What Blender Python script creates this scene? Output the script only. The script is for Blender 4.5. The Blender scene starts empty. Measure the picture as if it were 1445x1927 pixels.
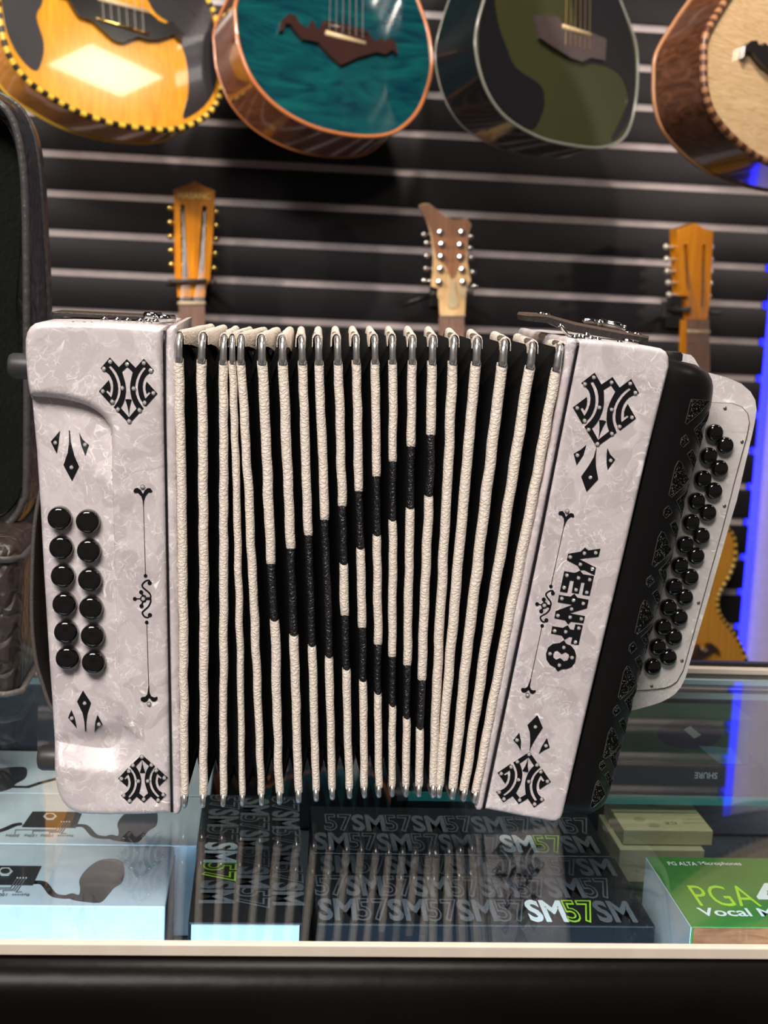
import bpy, bmesh, math, random
from mathutils import Vector, Matrix, noise
from mathutils.geometry import delaunay_2d_cdt, tessellate_polygon
from mathutils.bvhtree import BVHTree
random.seed(5)
S = bpy.context.scene
COL = S.collection

# ------------------------------------------------------------------ camera
FPX, CXP, CYP = 2672.0, 722.5, 963.5           # focal length and centre for the 1445x1927 frame
yaw, pit, rol = math.radians(5.05), math.radians(9.3), math.radians(2.72)
CAM = Vector((0, 0, 1.315))
FW = Vector((math.sin(yaw)*math.cos(pit), math.cos(yaw)*math.cos(pit), -math.sin(pit)))
R0 = Vector((math.cos(yaw), -math.sin(yaw), 0)); D0 = FW.cross(R0)
RT = math.cos(rol)*R0 - math.sin(rol)*D0
DN = math.sin(rol)*R0 + math.cos(rol)*D0
cd = bpy.data.cameras.new('camera'); cam = bpy.data.objects.new('camera', cd); COL.objects.link(cam)
cd.sensor_fit = 'HORIZONTAL'; cd.sensor_width = 36; cd.lens = 36*FPX/1445
cd.clip_start = .02; cd.clip_end = 50
cam.matrix_world = Matrix(((RT.x, -DN.x, -FW.x, CAM.x), (RT.y, -DN.y, -FW.y, CAM.y), (RT.z, -DN.z, -FW.z, CAM.z), (0, 0, 0, 1)))
cd.dof.use_dof = True; cd.dof.focus_distance = .81; cd.dof.aperture_fstop = 21
S.camera = cam
# ------------------------------------------------------------------ world, exposure
S.view_settings.view_transform = 'Standard'; S.view_settings.look = 'None'
S.view_settings.gamma = 1; S.view_settings.use_curve_mapping = False
S.view_settings.exposure = 0.0
W = bpy.data.worlds.new('world'); S.world = W; W.use_nodes = True
W.node_tree.nodes['Background'].inputs[0].default_value = (1, .9, .86, 1)
W.node_tree.nodes['Background'].inputs[1].default_value = .10
# ------------------------------------------------------------------ lamps of the shop
def area(name, loc, target, sx, sy, power, color, spread=180):
    l = bpy.data.lights.new(name, 'AREA'); l.shape = 'RECTANGLE'; l.size = sx; l.size_y = sy
    l.energy = power; l.color = color; l.spread = math.radians(spread)
    o = bpy.data.objects.new(name, l); COL.objects.link(o); o.location = loc
    o.rotation_euler = (Vector(target)-Vector(loc)).to_track_quat('-Z', 'Y').to_euler(); return o
def spot(name, loc, target, power, color, ang, rad=.05, blend=.6):
    l = bpy.data.lights.new(name, 'SPOT'); l.energy = power; l.color = color; l.spot_size = math.radians(ang)
    l.spot_blend = blend; l.shadow_soft_size = rad
    o = bpy.data.objects.new(name, l); COL.objects.link(o); o.location = loc
    o.rotation_euler = (Vector(target)-Vector(loc)).to_track_quat('-Z', 'Y').to_euler(); return o
area('ceiling_panel_front', (-.55, -.75, 2.9), (-.1, .8, 1.1), 1.2, .9, 106, (1, .935, .89))
area('ceiling_panel_right', (1.92, .62, 3.0), (1.92, .63, 0), .40, .22, 5, (1, .90, .78))
spot('track_spot_left', (-1.7, 1.2, 2.3), (-.35, 2.9, 1.5), 150, (1, .86, .74), 50)
spot('track_spot_mid', (.35, 1.0, 2.95), (.25, 2.9, 1.6), 130, (1, .86, .76), 60)
spot('track_spot_right', (2.1, 1.45, 1.95), (.70, 2.8, 1.45), 56, (1, .86, .76), 42)
area('case_strip_light', (0, .662, .980), (0, .80, .86), 1.9, .012, 3.5, (.50, .76, 1), 84)
area('ceiling_panel_above', (.1, 1.02, 2.95), (.1, 1.03, 0), .6, .5, 26, (1, .93, .84))

# ------------------------------------------------------------------ projection helpers
def ray(px, py): return (RT*((px-CXP)/FPX) + DN*((py-CYP)/FPX) + FW)
def PY(px, py, Y):
    d = ray(px, py); return CAM + d*((Y-CAM.y)/d.y)
def PZ(px, py, z):
    d = ray(px, py); return CAM + d*((z-CAM.z)/d.z)
def PN(px, py, p0, n):
    d = ray(px, py); return CAM + d*((p0-CAM).dot(n)/d.dot(n))
def crop(ox, oy, s, pts): return [(ox+x/s, oy+y/s) for x, y in pts]
YF = .7935                                      # front plane of the accordion
# ------------------------------------------------------------------ materials
MATS = {}
def nt(m): return m.node_tree.nodes, m.node_tree.links
def mat(name, col, rough=.5, metal=0, coat=0, spec=.5, bump=None, emit=None, var=None, sheen=0):
    if name in MATS: return MATS[name]
    m = bpy.data.materials.new(name); m.use_nodes = True; N, L = nt(m); b = N['Principled BSDF']
    b.inputs['Base Color'].default_value = (*col, 1); b.inputs['Roughness'].default_value = rough
    b.inputs['Metallic'].default_value = metal; b.inputs['Coat Weight'].default_value = coat
    b.inputs['Specular IOR Level'].default_value = spec
    b.inputs['Coat Roughness'].default_value = .04
    if sheen: b.inputs['Sheen Weight'].default_value = sheen
    tc = N.new('ShaderNodeTexCoord')
    nz = N.new('ShaderNodeTexNoise'); L.new(tc.outputs['Object'], nz.inputs['Vector'])
    sc, amt = var or (60, .12)
    nz.inputs['Scale'].default_value = sc; nz.inputs['Detail'].default_value = 4
    mx = N.new('ShaderNodeMix'); mx.data_type = 'RGBA'
    mx.inputs[6].default_value = (*[c*(1-amt) for c in col], 1); mx.inputs[7].default_value = (*[min(1, c*(1+amt)) for c in col], 1)
    L.new(nz.outputs['Fac'], mx.inputs[0]); L.new(mx.outputs[2], b.inputs['Base Color'])
    if bump:
        n2 = N.new('ShaderNodeTexNoise'); n2.inputs['Scale'].default_value = bump[0]; n2.inputs['Detail'].default_value = 3
        L.new(tc.outputs['Object'], n2.inputs['Vector'])
        bp = N.new('ShaderNodeBump'); bp.inputs['Strength'].default_value = bump[1]; bp.inputs['Distance'].default_value = bump[2]
        L.new(n2.outputs['Fac'], bp.inputs['Height']); L.new(bp.outputs['Normal'], b.inputs['Normal'])
    if emit:
        b.inputs['Emission Color'].default_value = (*emit[0], 1); b.inputs['Emission Strength'].default_value = emit[1]
    MATS[name] = m; return m
def ramp(N, pts):
    r = N.new('ShaderNodeValToRGB'); e = r.color_ramp.elements
    while len(e) < len(pts): e.new(.5)
    for i, (p, c) in enumerate(pts): e[i].position = p; e[i].color = (*c, 1)
    return r
def pearl(name, lo, hi, streak, scale=1.0):
    m = bpy.data.materials.new(name); m.use_nodes = True; N, L = nt(m); b = N['Principled BSDF']
    tc = N.new('ShaderNodeTexCoord')
    mp = N.new('ShaderNodeMapping'); mp.inputs['Scale'].default_value = (scale, scale, scale); L.new(tc.outputs['Object'], mp.inputs[0])
    n1 = N.new('ShaderNodeTexNoise'); n1.inputs['Scale'].default_value = 28; n1.inputs['Detail'].default_value = 3; L.new(mp.outputs[0], n1.inputs['Vector'])
    vm = N.new('ShaderNodeVectorMath'); vm.operation = 'MULTIPLY_ADD'; vm.inputs[1].default_value = (.055, .055, .055)
    L.new(n1.outputs['Color'], vm.inputs[0]); L.new(mp.outputs[0], vm.inputs[2])
    v1 = N.new('ShaderNodeTexVoronoi'); v1.inputs['Scale'].default_value = 85; v1.feature = 'SMOOTH_F1'; v1.inputs['Smoothness'].default_value = .25
    L.new(vm.outputs[0], v1.inputs['Vector'])
    sep = N.new('ShaderNodeSeparateColor'); L.new(v1.outputs['Color'], sep.inputs[0])
    r1 = ramp(N, [(.15, lo), (.85, hi)]); L.new(sep.outputs[0], r1.inputs[0])
    n4 = N.new('ShaderNodeTexNoise'); n4.inputs['Scale'].default_value = 90; n4.inputs['Detail'].default_value = 2; L.new(mp.outputs[0], n4.inputs['Vector'])
    vm2 = N.new('ShaderNodeVectorMath'); vm2.operation = 'MULTIPLY_ADD'; vm2.inputs[1].default_value = (.016, .016, .016)
    L.new(n4.outputs['Color'], vm2.inputs[0]); L.new(mp.outputs[0], vm2.inputs[2])
    def mth(op, a, bv):
        q = N.new('ShaderNodeMath'); q.operation = op; L.new(a, q.inputs[0])
        if isinstance(bv, float): q.inputs[1].default_value = bv
        else: L.new(bv, q.inputs[1])
        return q.outputs[0]
    # short bright flake edges: broken cell borders gathered in patches
    masks = []
    for vs_, wd, cs_, c0, c1, bs_ in ((150, .080, 32, .46, .58, 190), (250, .090, 44, .50, .62, 280), (85, .032, 26, .48, .60, 120)):
        v2 = N.new('ShaderNodeTexVoronoi'); v2.inputs['Scale'].default_value = vs_; v2.feature = 'DISTANCE_TO_EDGE'; L.new(vm2.outputs[0], v2.inputs['Vector'])
        r2 = ramp(N, [(0, (1, 1, 1)), (wd*.4, (.8, .8, .8)), (wd, (0, 0, 0))]); L.new(v2.outputs['Distance'], r2.inputs[0])
        n2 = N.new('ShaderNodeTexNoise'); n2.inputs['Scale'].default_value = cs_; n2.inputs['Detail'].default_value = 1; L.new(mp.outputs[0], n2.inputs['Vector'])
        r3 = ramp(N, [(c0, (0, 0, 0)), (c1, (1, 1, 1))]); L.new(n2.outputs['Fac'], r3.inputs[0])
        n5 = N.new('ShaderNodeTexNoise'); n5.inputs['Scale'].default_value = bs_; n5.inputs['Detail'].default_value = 1; L.new(vm.outputs[0], n5.inputs['Vector'])
        r5 = ramp(N, [(.46, (0, 0, 0)), (.60, (1, 1, 1))]); L.new(n5.outputs['Fac'], r5.inputs[0])
        masks.append(mth('MULTIPLY', mth('MULTIPLY', r2.outputs[0], r3.outputs[0]), r5.outputs[0]))
    # brushed silk inside every flake, each flake with its own direction
    vr = N.new('ShaderNodeVectorRotate'); vr.rotation_type = 'AXIS_ANGLE'; vr.inputs['Axis'].default_value = (0, 1, 0); L.new(vm.outputs[0], vr.inputs['Vector'])
    L.new(mth('MULTIPLY', sep.outputs[1], 6.28), vr.inputs['Angle'])
    m2 = N.new('ShaderNodeMapping'); m2.inputs['Scale'].default_value = (38, 60, 260); L.new(vr.outputs[0], m2.inputs[0])
    n6 = N.new('ShaderNodeTexNoise'); n6.inputs['Scale'].default_value = 1.6; n6.inputs['Detail'].default_value = 2; L.new(m2.outputs[0], n6.inputs['Vector'])
    r6 = ramp(N, [(.61, (0, 0, 0)), (.70, (1, 1, 1))]); L.new(n6.outputs['Fac'], r6.inputs[0])
    n7 = N.new('ShaderNodeTexNoise'); n7.inputs['Scale'].default_value = 36; n7.inputs['Detail'].default_value = 1; L.new(mp.outputs[0], n7.inputs['Vector'])
    r7 = ramp(N, [(.45, (.12, .12, .12)), (.60, (1, 1, 1))]); L.new(n7.outputs['Fac'], r7.inputs[0])
    silk = mth('MULTIPLY', r6.outputs[0], r7.outputs[0])
    L.new(mth('ADD', mth('MULTIPLY', sep.outputs[0], .55), mth('MULTIPLY', n6.outputs['Fac'], .45)), r1.inputs[0])
    mk = mth('MAXIMUM', mth('MULTIPLY', mth('MAXIMUM', mth('MAXIMUM', masks[0], masks[1]), masks[2]), .55), silk)
    mx = N.new('ShaderNodeMix'); mx.data_type = 'RGBA'; L.new(mk, mx.inputs[0]); L.new(r1.outputs[0], mx.inputs[6])
    mx.inputs[7].default_value = (*streak, 1); L.new(mx.outputs[2], b.inputs['Base Color'])
    b.inputs['Roughness'].default_value = .40; b.inputs['Coat Weight'].default_value = .15; b.inputs['Coat Roughness'].default_value = .22
    bp = N.new('ShaderNodeBump'); bp.inputs['Strength'].default_value = .12; bp.inputs['Distance'].default_value = .002
    L.new(sep.outputs[1], bp.inputs['Height']); L.new(bp.outputs['Normal'], b.inputs['Normal'])
    MATS[name] = m; return m
def wood(name, a, bcol, scale=(18, 18, 1.6), rough=.25, coat=.6, freq=9, distort=2.0):
    m = bpy.data.materials.new(name); m.use_nodes = True; N, L = nt(m); b = N['Principled BSDF']
    tc = N.new('ShaderNodeTexCoord'); mp = N.new('ShaderNodeMapping'); mp.inputs['Scale'].default_value = scale
    L.new(tc.outputs['Object'], mp.inputs[0])
    n1 = N.new('ShaderNodeTexNoise'); n1.inputs['Scale'].default_value = freq; n1.inputs['Detail'].default_value = 6; n1.inputs['Distortion'].default_value = distort
    L.new(mp.outputs[0], n1.inputs['Vector'])
    r = ramp(N, [(.3, a), (.7, bcol)]); L.new(n1.outputs['Fac'], r.inputs[0]); L.new(r.outputs[0], b.inputs['Base Color'])
    b.inputs['Roughness'].default_value = rough; b.inputs['Coat Weight'].default_value = coat; b.inputs['Coat Roughness'].default_value = .03
    MATS[name] = m; return m
def leather(name, col, scale=(260, 260, 160), strength=.6, dist=.0012, rough=.5, coat=0, shade=.72):
    m = bpy.data.materials.new(name); m.use_nodes = True; N, L = nt(m); b = N['Principled BSDF']
    tc = N.new('ShaderNodeTexCoord'); mp = N.new('ShaderNodeMapping'); mp.inputs['Scale'].default_value = scale
    L.new(tc.outputs['Object'], mp.inputs[0])
    n1 = N.new('ShaderNodeTexNoise'); n1.inputs['Scale'].default_value = .7; L.new(mp.outputs[0], n1.inputs['Vector'])
    vm = N.new('ShaderNodeVectorMath'); vm.operation = 'MULTIPLY_ADD'; vm.inputs[1].default_value = (1.6, 1.6, 1.6)
    L.new(n1.outputs['Color'], vm.inputs[0]); L.new(mp.outputs[0], vm.inputs[2])
    v = N.new('ShaderNodeTexVoronoi'); v.feature = 'DISTANCE_TO_EDGE'; v.inputs['Scale'].default_value = 1; L.new(vm.outputs[0], v.inputs['Vector'])
    r = ramp(N, [(0, tuple(c*shade for c in col)), (.12, col)]); L.new(v.outputs['Distance'], r.inputs[0]); L.new(r.outputs[0], b.inputs['Base Color'])
    rr = ramp(N, [(0, (0, 0, 0)), (.25, (1, 1, 1))]); L.new(v.outputs['Distance'], rr.inputs[0])
    bp = N.new('ShaderNodeBump'); bp.inputs['Strength'].default_value = strength; bp.inputs['Distance'].default_value = dist
    L.new(rr.outputs[0], bp.inputs['Height']); L.new(bp.outputs['Normal'], b.inputs['Normal'])
    b.inputs['Roughness'].default_value = rough; b.inputs['Coat Weight'].default_value = coat
    MATS[name] = m; return m
def glitter(name):
    m = bpy.data.materials.new(name); m.use_nodes = True; N, L = nt(m); b = N['Principled BSDF']
    tc = N.new('ShaderNodeTexCoord'); v = N.new('ShaderNodeTexVoronoi'); v.inputs['Scale'].default_value = 1900; L.new(tc.outputs['Object'], v.inputs['Vector'])
    sep = N.new('ShaderNodeSeparateColor'); L.new(v.outputs['Color'], sep.inputs[0])
    r = ramp(N, [(.86, (.003, .003, .003)), (.99, (.30, .29, .28))]); L.new(sep.outputs[0], r.inputs[0]); L.new(r.outputs[0], b.inputs['Base Color'])
    b.inputs['Roughness'].default_value = .9; b.inputs['Specular IOR Level'].default_value = .08
    MATS[name] = m; return m
def clear_glass(name, tint, fres=1.5):
    m = bpy.data.materials.new(name); m.use_nodes = True; N, L = nt(m); N.remove(N['Principled BSDF'])
    out = N['Material Output']; t = N.new('ShaderNodeBsdfTransparent'); t.inputs[0].default_value = (*tint, 1)
    g = N.new('ShaderNodeBsdfGlossy'); g.inputs['Roughness'].default_value = .012
    ge = N.new('ShaderNodeNewGeometry'); dt = N.new('ShaderNodeVectorMath'); dt.operation = 'DOT_PRODUCT'
    L.new(ge.outputs['Normal'], dt.inputs[0]); L.new(ge.outputs['Incoming'], dt.inputs[1])
    def mth(op, a, bv):
        q = N.new('ShaderNodeMath'); q.operation = op
        for i, x in enumerate((a, bv)):
            if x is None: continue
            if isinstance(x, (int, float)): q.inputs[i].default_value = x
            else: L.new(x, q.inputs[i])
        return q.outputs[0]
    ab = mth('ABSOLUTE', dt.outputs['Value'], None); fr_ = mth('POWER', mth('SUBTRACT', 1.0, ab), 5.0)   # Schlick reflectance, same from both faces
    fo = mth('ADD', mth('MULTIPLY', fr_, .96), .04)
    mx = N.new('ShaderNodeMixShader'); L.new(fo, mx.inputs[0]); L.new(t.outputs[0], mx.inputs[1]); L.new(g.outputs[0], mx.inputs[2]); L.new(mx.outputs[0], out.inputs[0])
    MATS[name] = m; return m
PEARL = pearl('pearl_celluloid', (.50, .435, .44), (.69, .62, .62), (1, .96, .92))
PEARL2 = pearl('pearl_keyboard', (.58, .53, .51), (.72, .67, .64), (1, .96, .90), 1.1)
BLACK = mat('black_lacquer', (.006, .006, .007), .18, coat=.5)
INLAY = mat('black_inlay', (.006, .006, .008), .30)
CLOTH = mat('black_cloth', (.004, .004, .004), .85, spec=.15, bump=(500, .3, .001))
GRILLE = mat('grille_black', (.0055, .005, .005), .36, spec=.32)
SATIN = mat('satin_black', (.010, .010, .010), .38, spec=.45)
CHROME = mat('chrome', (.62, .61, .60), .13, 1); CORNER = mat('corner_steel', (.66, .64, .62), .30, .92)
CREAM = leather('cream_tape', (.84, .735, .63), (300, 300, 470), .48, .0007, .55, 0, .88)
DARKT = leather('black_tape', (.012, .011, .012), (330, 330, 420), .6, .0008, .42)
GEM = mat('rhinestone', (.90, .80, .75), .14, .40, coat=.6, var=(900, .5))
SILV = mat('silver_setting', (.75, .72, .68), .22, 1)
GLIT = glitter('glitter_mesh')
RUBBER = mat('rubber', (.035, .032, .032), .45)
GOLD = mat('gold', (.72, .52, .16), .22, 1)
GLASS = clear_glass('counter_glass', (.93, .97, .96))
EDGE = mat('glass_edge_teal', (.03, .20, .165), .15, coat=.5)
ICE = mat('glass_edge_pale', (.50, .66, .74), .2)
# ------------------------------------------------------------------ mesh helpers
ORG = {}
def thing(name, label, cat, loc, group=None):
    o = bpy.data.objects.new(name, None); COL.objects.link(o); o.location = loc; o.empty_display_size = .05
    o['label'] = label; o['category'] = cat
    if group: o['group'] = group
    ORG[o] = Vector(loc); return o
def tag(o, label, cat, group=None):
    o['label'] = label; o['category'] = cat
    if group: o['group'] = group
    return o
def obj(name, v, f, m, parent=None, smooth=False, label=None, midx=None):
    me = bpy.data.meshes.new(name); org = ORG.get(parent, Vector((0, 0, 0)))
    me.from_pydata([tuple(Vector(p)-org) for p in v], [], f)
    for k in (m if isinstance(m, (list, tuple)) else [m]): me.materials.append(k)
    if midx: me.polygons.foreach_set('material_index', midx)
    bm = bmesh.new(); bm.from_mesh(me); bmesh.ops.recalc_face_normals(bm, faces=bm.faces); bm.to_mesh(me); bm.free()
    if smooth:
        me.polygons.foreach_set('use_smooth', [True]*len(me.polygons))
        if smooth != 'all': me.set_sharp_from_angle(angle=math.radians(smooth if smooth is not True else 40))
    me.update(); o = bpy.data.objects.new(name, me); COL.objects.link(o)
    if parent is not None: o.parent = parent; ORG[o] = org
    if label: o['label'] = label
    return o
def own(name, v, f, m, loc, **k):                # a one-mesh thing with its origin at loc
    o = obj(name, [Vector(p)-Vector(loc) for p in v], f, m, None, **k); o.location = loc; ORG[o] = Vector(loc); return o
class MB:
    def __init__(s): s.v = []; s.f = []; s.mi = []
    def add(s, v, f, mi=0):
        n = len(s.v); s.v += [Vector(p) for p in v]; s.f += [tuple(i+n for i in q) for q in f]; s.mi += [mi]*len(f); return s
    def box(s, a, b, mi=0, bev=0):
        x0, y0, z0 = [min(p, q) for p, q in zip(a, b)]; x1, y1, z1 = [max(p, q) for p, q in zip(a, b)]
        bm = bmesh.new(); bmesh.ops.create_cube(bm, size=1)
        for q in bm.verts: q.co = Vector(((x0+x1)/2+q.co.x*(x1-x0), (y0+y1)/2+q.co.y*(y1-y0), (z0+z1)/2+q.co.z*(z1-z0)))
        if bev: bmesh.ops.bevel(bm, geom=list(bm.edges), offset=bev, segments=3, affect='EDGES', profile=.5)
        bm.verts.index_update(); v = [q.co.copy() for q in bm.verts]; f = [tuple(w.index for w in q.verts) for q in bm.faces]; bm.free()
        return s.add(v, f, mi)
    def tube(s, pts, r, n=10, mi=0, cap=True, closed=False, sq=None):
        pts = [Vector(p) for p in pts]; k = len(pts); v = []; f = []
        rs = r if isinstance(r, (list, tuple)) else [r]*k
        t0 = (pts[1]-pts[0]).normalized(); up = Vector((0, 1, 0)) if abs(t0.y) < .9 else Vector((1, 0, 0))
        for i, p in enumerate(pts):
            if closed: t = pts[(i+1) % k]-pts[i-1]
            else: t = pts[min(i+1, k-1)]-pts[max(i-1, 0)]
            t = t.normalized() if t.length > 1e-9 else t0
            a = (up - t*up.dot(t)).normalized(); b = t.cross(a); up = a
            for j in range(n):
                q = 2*math.pi*j/n; d = (a*math.cos(q)+b*math.sin(q))*rs[i]
                if sq: d = Vector((d.x*sq[0], d.y*sq[1], d.z*sq[2]))
                v.append(p+d)
        for i in range(k if closed else k-1):
            for j in range(n):
                i2 = (i+1) % k; f.append((i*n+j, i*n+(j+1) % n, i2*n+(j+1) % n, i2*n+j))
        if cap and not closed: f += [tuple(range(n))[::-1], tuple(range((k-1)*n, k*n))]
        return s.add(v, f, mi)
    def lathe(s, c, axis, prof, n=24, mi=0):     # prof = [(radius, height along axis)]
        c = Vector(c); ax = Vector(axis).normalized(); a = ax.orthogonal().normalized(); b = ax.cross(a); v = []; f = []
        for r, h in prof:
            for j in range(n):
                q = 2*math.pi*j/n; v.append(c+ax*h+(a*math.cos(q)+b*math.sin(q))*max(r, 1e-6))
        for i in range(len(prof)-1):
            for j in range(n): f.append((i*n+j, i*n+(j+1) % n, (i+1)*n+(j+1) % n, (i+1)*n+j))
        f += [tuple(range(n))[::-1], tuple(range((len(prof)-1)*n, len(prof)*n))]
        return s.add(v, f, mi)
    def prism(s, loops, d, mi=0):                # loops of 3D points (outer, holes), extruded by d
        flat = [Vector(p) for lp in loops for p in lp]; n = len(flat); tri = tessellate_polygon([[Vector(p) for p in lp] for lp in loops])
        v = flat+[p+Vector(d) for p in flat]; f = [tuple(t) for t in tri]+[tuple(i+n for i in t)[::-1] for t in tri]; k = 0
        for lp in loops:
            m = len(lp)
            for i in range(m): f.append((k+i, k+(i+1) % m, n+k+(i+1) % m, n+k+i))
            k += m
        return s.add(v, f, mi)
    def build(s, name, m, parent=None, smooth=False, label=None):
        return obj(name, s.v, s.f, m, parent, smooth, label, s.mi if isinstance(m, (list, tuple)) else None)
    def solo(s, name, m, loc, smooth=False):
        return own(name, s.v, s.f, m, loc, smooth=smooth, midx=s.mi if isinstance(m, (list, tuple)) else None)
def spline(pts, per=6, closed=True):
    pts = [Vector(p) for p in pts]; n = len(pts); out = []
    for i in range(n if closed else n-1):
        g = (lambda k: pts[k % n]) if closed else (lambda k: pts[max(0, min(n-1, k))])
        a, b, c, d = g(i-1), g(i), g(i+1), g(i+2)
        for j in range(per):
            t = j/per; out.append(.5*((2*b)+(c-a)*t+(2*a-5*b+4*c-d)*t*t+(3*b-a-3*c+d)*t**3))
    if not closed: out.append(pts[-1])
    return out
def spl2(pts, per=6, closed=True): return [(p.x, p.y) for p in spline([(x, y, 0) for x, y in pts], per, closed)]
def dens(lp, step):
    o = []; n = len(lp)
    for i in range(n):
        a, b = lp[i], lp[(i+1) % n]; k = max(1, int(math.ceil(math.hypot(b[0]-a[0], b[1]-a[1])/step)))
        o += [(a[0]+(b[0]-a[0])*j/k, a[1]+(b[1]-a[1])*j/k) for j in range(k)]
    return o
def inside(p, loops):
    c = False
    for lp in loops:
        n = len(lp); j = n-1
        for i in range(n):
            if (lp[i][1] > p[1]) != (lp[j][1] > p[1]) and p[0] < (lp[j][0]-lp[i][0])*(p[1]-lp[i][1])/(lp[j][1]-lp[i][1])+lp[i][0]: c = not c
            j = i
    return c
def sdist(p, lp):
    best = 1e9; n = len(lp)
    for i in range(n):
        ax, ay = lp[i]; bx, by = lp[(i+1) % n]; dx, dy = bx-ax, by-ay; l = dx*dx+dy*dy
        t = 0 if l == 0 else max(0, min(1, ((p[0]-ax)*dx+(p[1]-ay)*dy)/l))
        q = (p[0]-ax-t*dx)**2+(p[1]-ay-t*dy)**2
        if q < best: best = q
    return math.sqrt(best)
def cdt(loops, grid, extra=(), margin=.4):
    """triangulate loops with interior grid points; returns pts, tris, boundary loops as index lists"""
    vs = []; es = []; bl = []
    for lp in loops:
        k = len(vs); vs += [Vector(p) for p in lp]; m = len(lp); es += [(k+i, k+(i+1) % m) for i in range(m)]; bl.append(list(range(k, k+m)))
    pts = list(extra)
    if grid:
        xs = [p[0] for p in loops[0]]; ys = [p[1] for p in loops[0]]; y = min(ys)+grid/2; r = 0
        while y < max(ys):
            x = min(xs)+grid*(.25+.5*(r % 2))
            while x < max(xs): pts.append((x, y)); x += grid
            y += grid; r += 1
    g = grid or 1
    for p in pts:
        if inside(p, loops) and min(sdist(p, lp) for lp in loops) > g*margin: vs.append(Vector(p))
    r = delaunay_2d_cdt(vs, es, [], 0, 1e-9)
    ov, of, orig = r[0], r[2], r[3]; back = {}
    for i, q in enumerate(orig):
        for w in q: back[w] = i
    tri = []
    for t in of:
        c = sum((ov[i] for i in t), Vector((0, 0)))/3
        if inside(c, loops): tri.append(tuple(t))
    return [(p.x, p.y) for p in ov], tri, [[back[i] for i in b] for b in bl]
def smooth01(t): t = max(0, min(1, t)); return t*t*(3-2*t)
def bvh_of(*os):
    v = []; f = []
    for o in os:
        k = len(v); org = ORG[o]; v += [q.co+org for q in o.data.vertices]; f += [tuple(i+k for i in p.vertices) for p in o.data.polygons]
    return BVHTree.FromPolygons(v, f)
def drape(px, py, bvh):
    d = ray(px, py).normalized(); h = bvh.ray_cast(CAM, d)
    if h[0] is None: return None, None
    n = h[1] if h[1].dot(d) < 0 else -h[1]
    return h[0], n
def inlay(name, loops, bvh, m, parent, h=.0005, grid=6, label=None, sink=.0006, Yfall=None):
    loops = [dens(lp, grid) for lp in loops]; pts, tri, bl = cdt(loops, grid)
    top = []; bot = []
    for p in pts:
        x, y = p; hit, n = drape(x, y, bvh); k = 0
        while hit is None and k < 40: x -= .5; k += 1; hit, n = drape(x, y, bvh)
        if hit is None: hit, n = PY(p[0], p[1], YF), Vector((0, -1, 0))
        top.append(hit+n*h); bot.append(hit-n*sink)
    n = len(pts); f = [t for t in tri]; v = top+bot
    for b in bl:
        m_ = len(b); f += [(b[i], b[(i+1) % m_], n+b[(i+1) % m_], n+b[i]) for i in range(m_)]
    return obj(name, v, f, m, parent, label=label)

# =================================================================== room
FLOOR = mat('floor_vinyl', (.10, .085, .075), .4, bump=(60, .1, .002))
def struct(o): o['kind'] = 'structure'; return o
b = MB().box((-3.2, -2.2, -.05), (3.2, 3.0, 0)); struct(b.build('floor', FLOOR))
b = MB().box((-3.2, -2.2, 3.05), (3.2, 3.0, 3.1)); struct(b.build('ceiling', mat('ceiling_dark', (.05, .045, .045), .9)))
YW = 2.90
zg = PY(723, 322, YW).z                         # one groove of the slat wall
PIT = .0762; XE = PY(1412, 950, YW).x           # right end of the slat panel
SLAT = mat('slat_black', (.0120, .0102, .0125), .45, spec=.25, bump=(900, .12, .0006), var=(8, .2))
STRIP = mat('slat_insert', (.46, .40, .40), .36, .25, var=(30, .25))
wb = MB(); k0 = int(-(zg-.4)/PIT); k1 = int((2.85-zg)/PIT)
for k in range(k0, k1+1):
    z = zg+k*PIT
    wb.box((-2.6, YW, z+.0075), (XE, YW+.02, z+PIT-.0075), bev=.0012)
wb.box((-2.6, YW+.0202, .3), (XE-.004, YW+.03, 2.9))
struct(wb.build('wall_back', SLAT, smooth=30))
n = 1
for k in range(k0, k1+1):
    z = zg+k*PIT; t = MB().box((-2.6, YW+.006, z-.0072), (XE-.012, YW+.02, z+.0072)); t.box((-2.6, YW+.004, z-.0072), (XE-.012, YW+.0062, z-.0045)); t.box((-2.6, YW+.004, z+.0045), (XE-.012, YW+.0062, z+.0072))
    if 14 > k > -14: struct(t.build('trim_%d' % n, STRIP)); n += 1
b = MB().box((XE-.6, YW+.035, .0), (3.1, YW+.08, 3.05)); struct(b.build('wall_right', mat('white_wall', (.78, .70, .74), .6)))
LED = mat('blue_led', (.1, .1, .9), .4, emit=((.014, .017, 1), 3.4))
b = MB().box((XE+.0005, YW+.004, .5), (XE+.020, YW+.030, 2.8), bev=.002)
tag(b.solo('led_strip', LED, (XE+.004, YW+.015, .5)), 'glowing blue light strip running down the right end of the slat wall', 'light strip')

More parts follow.
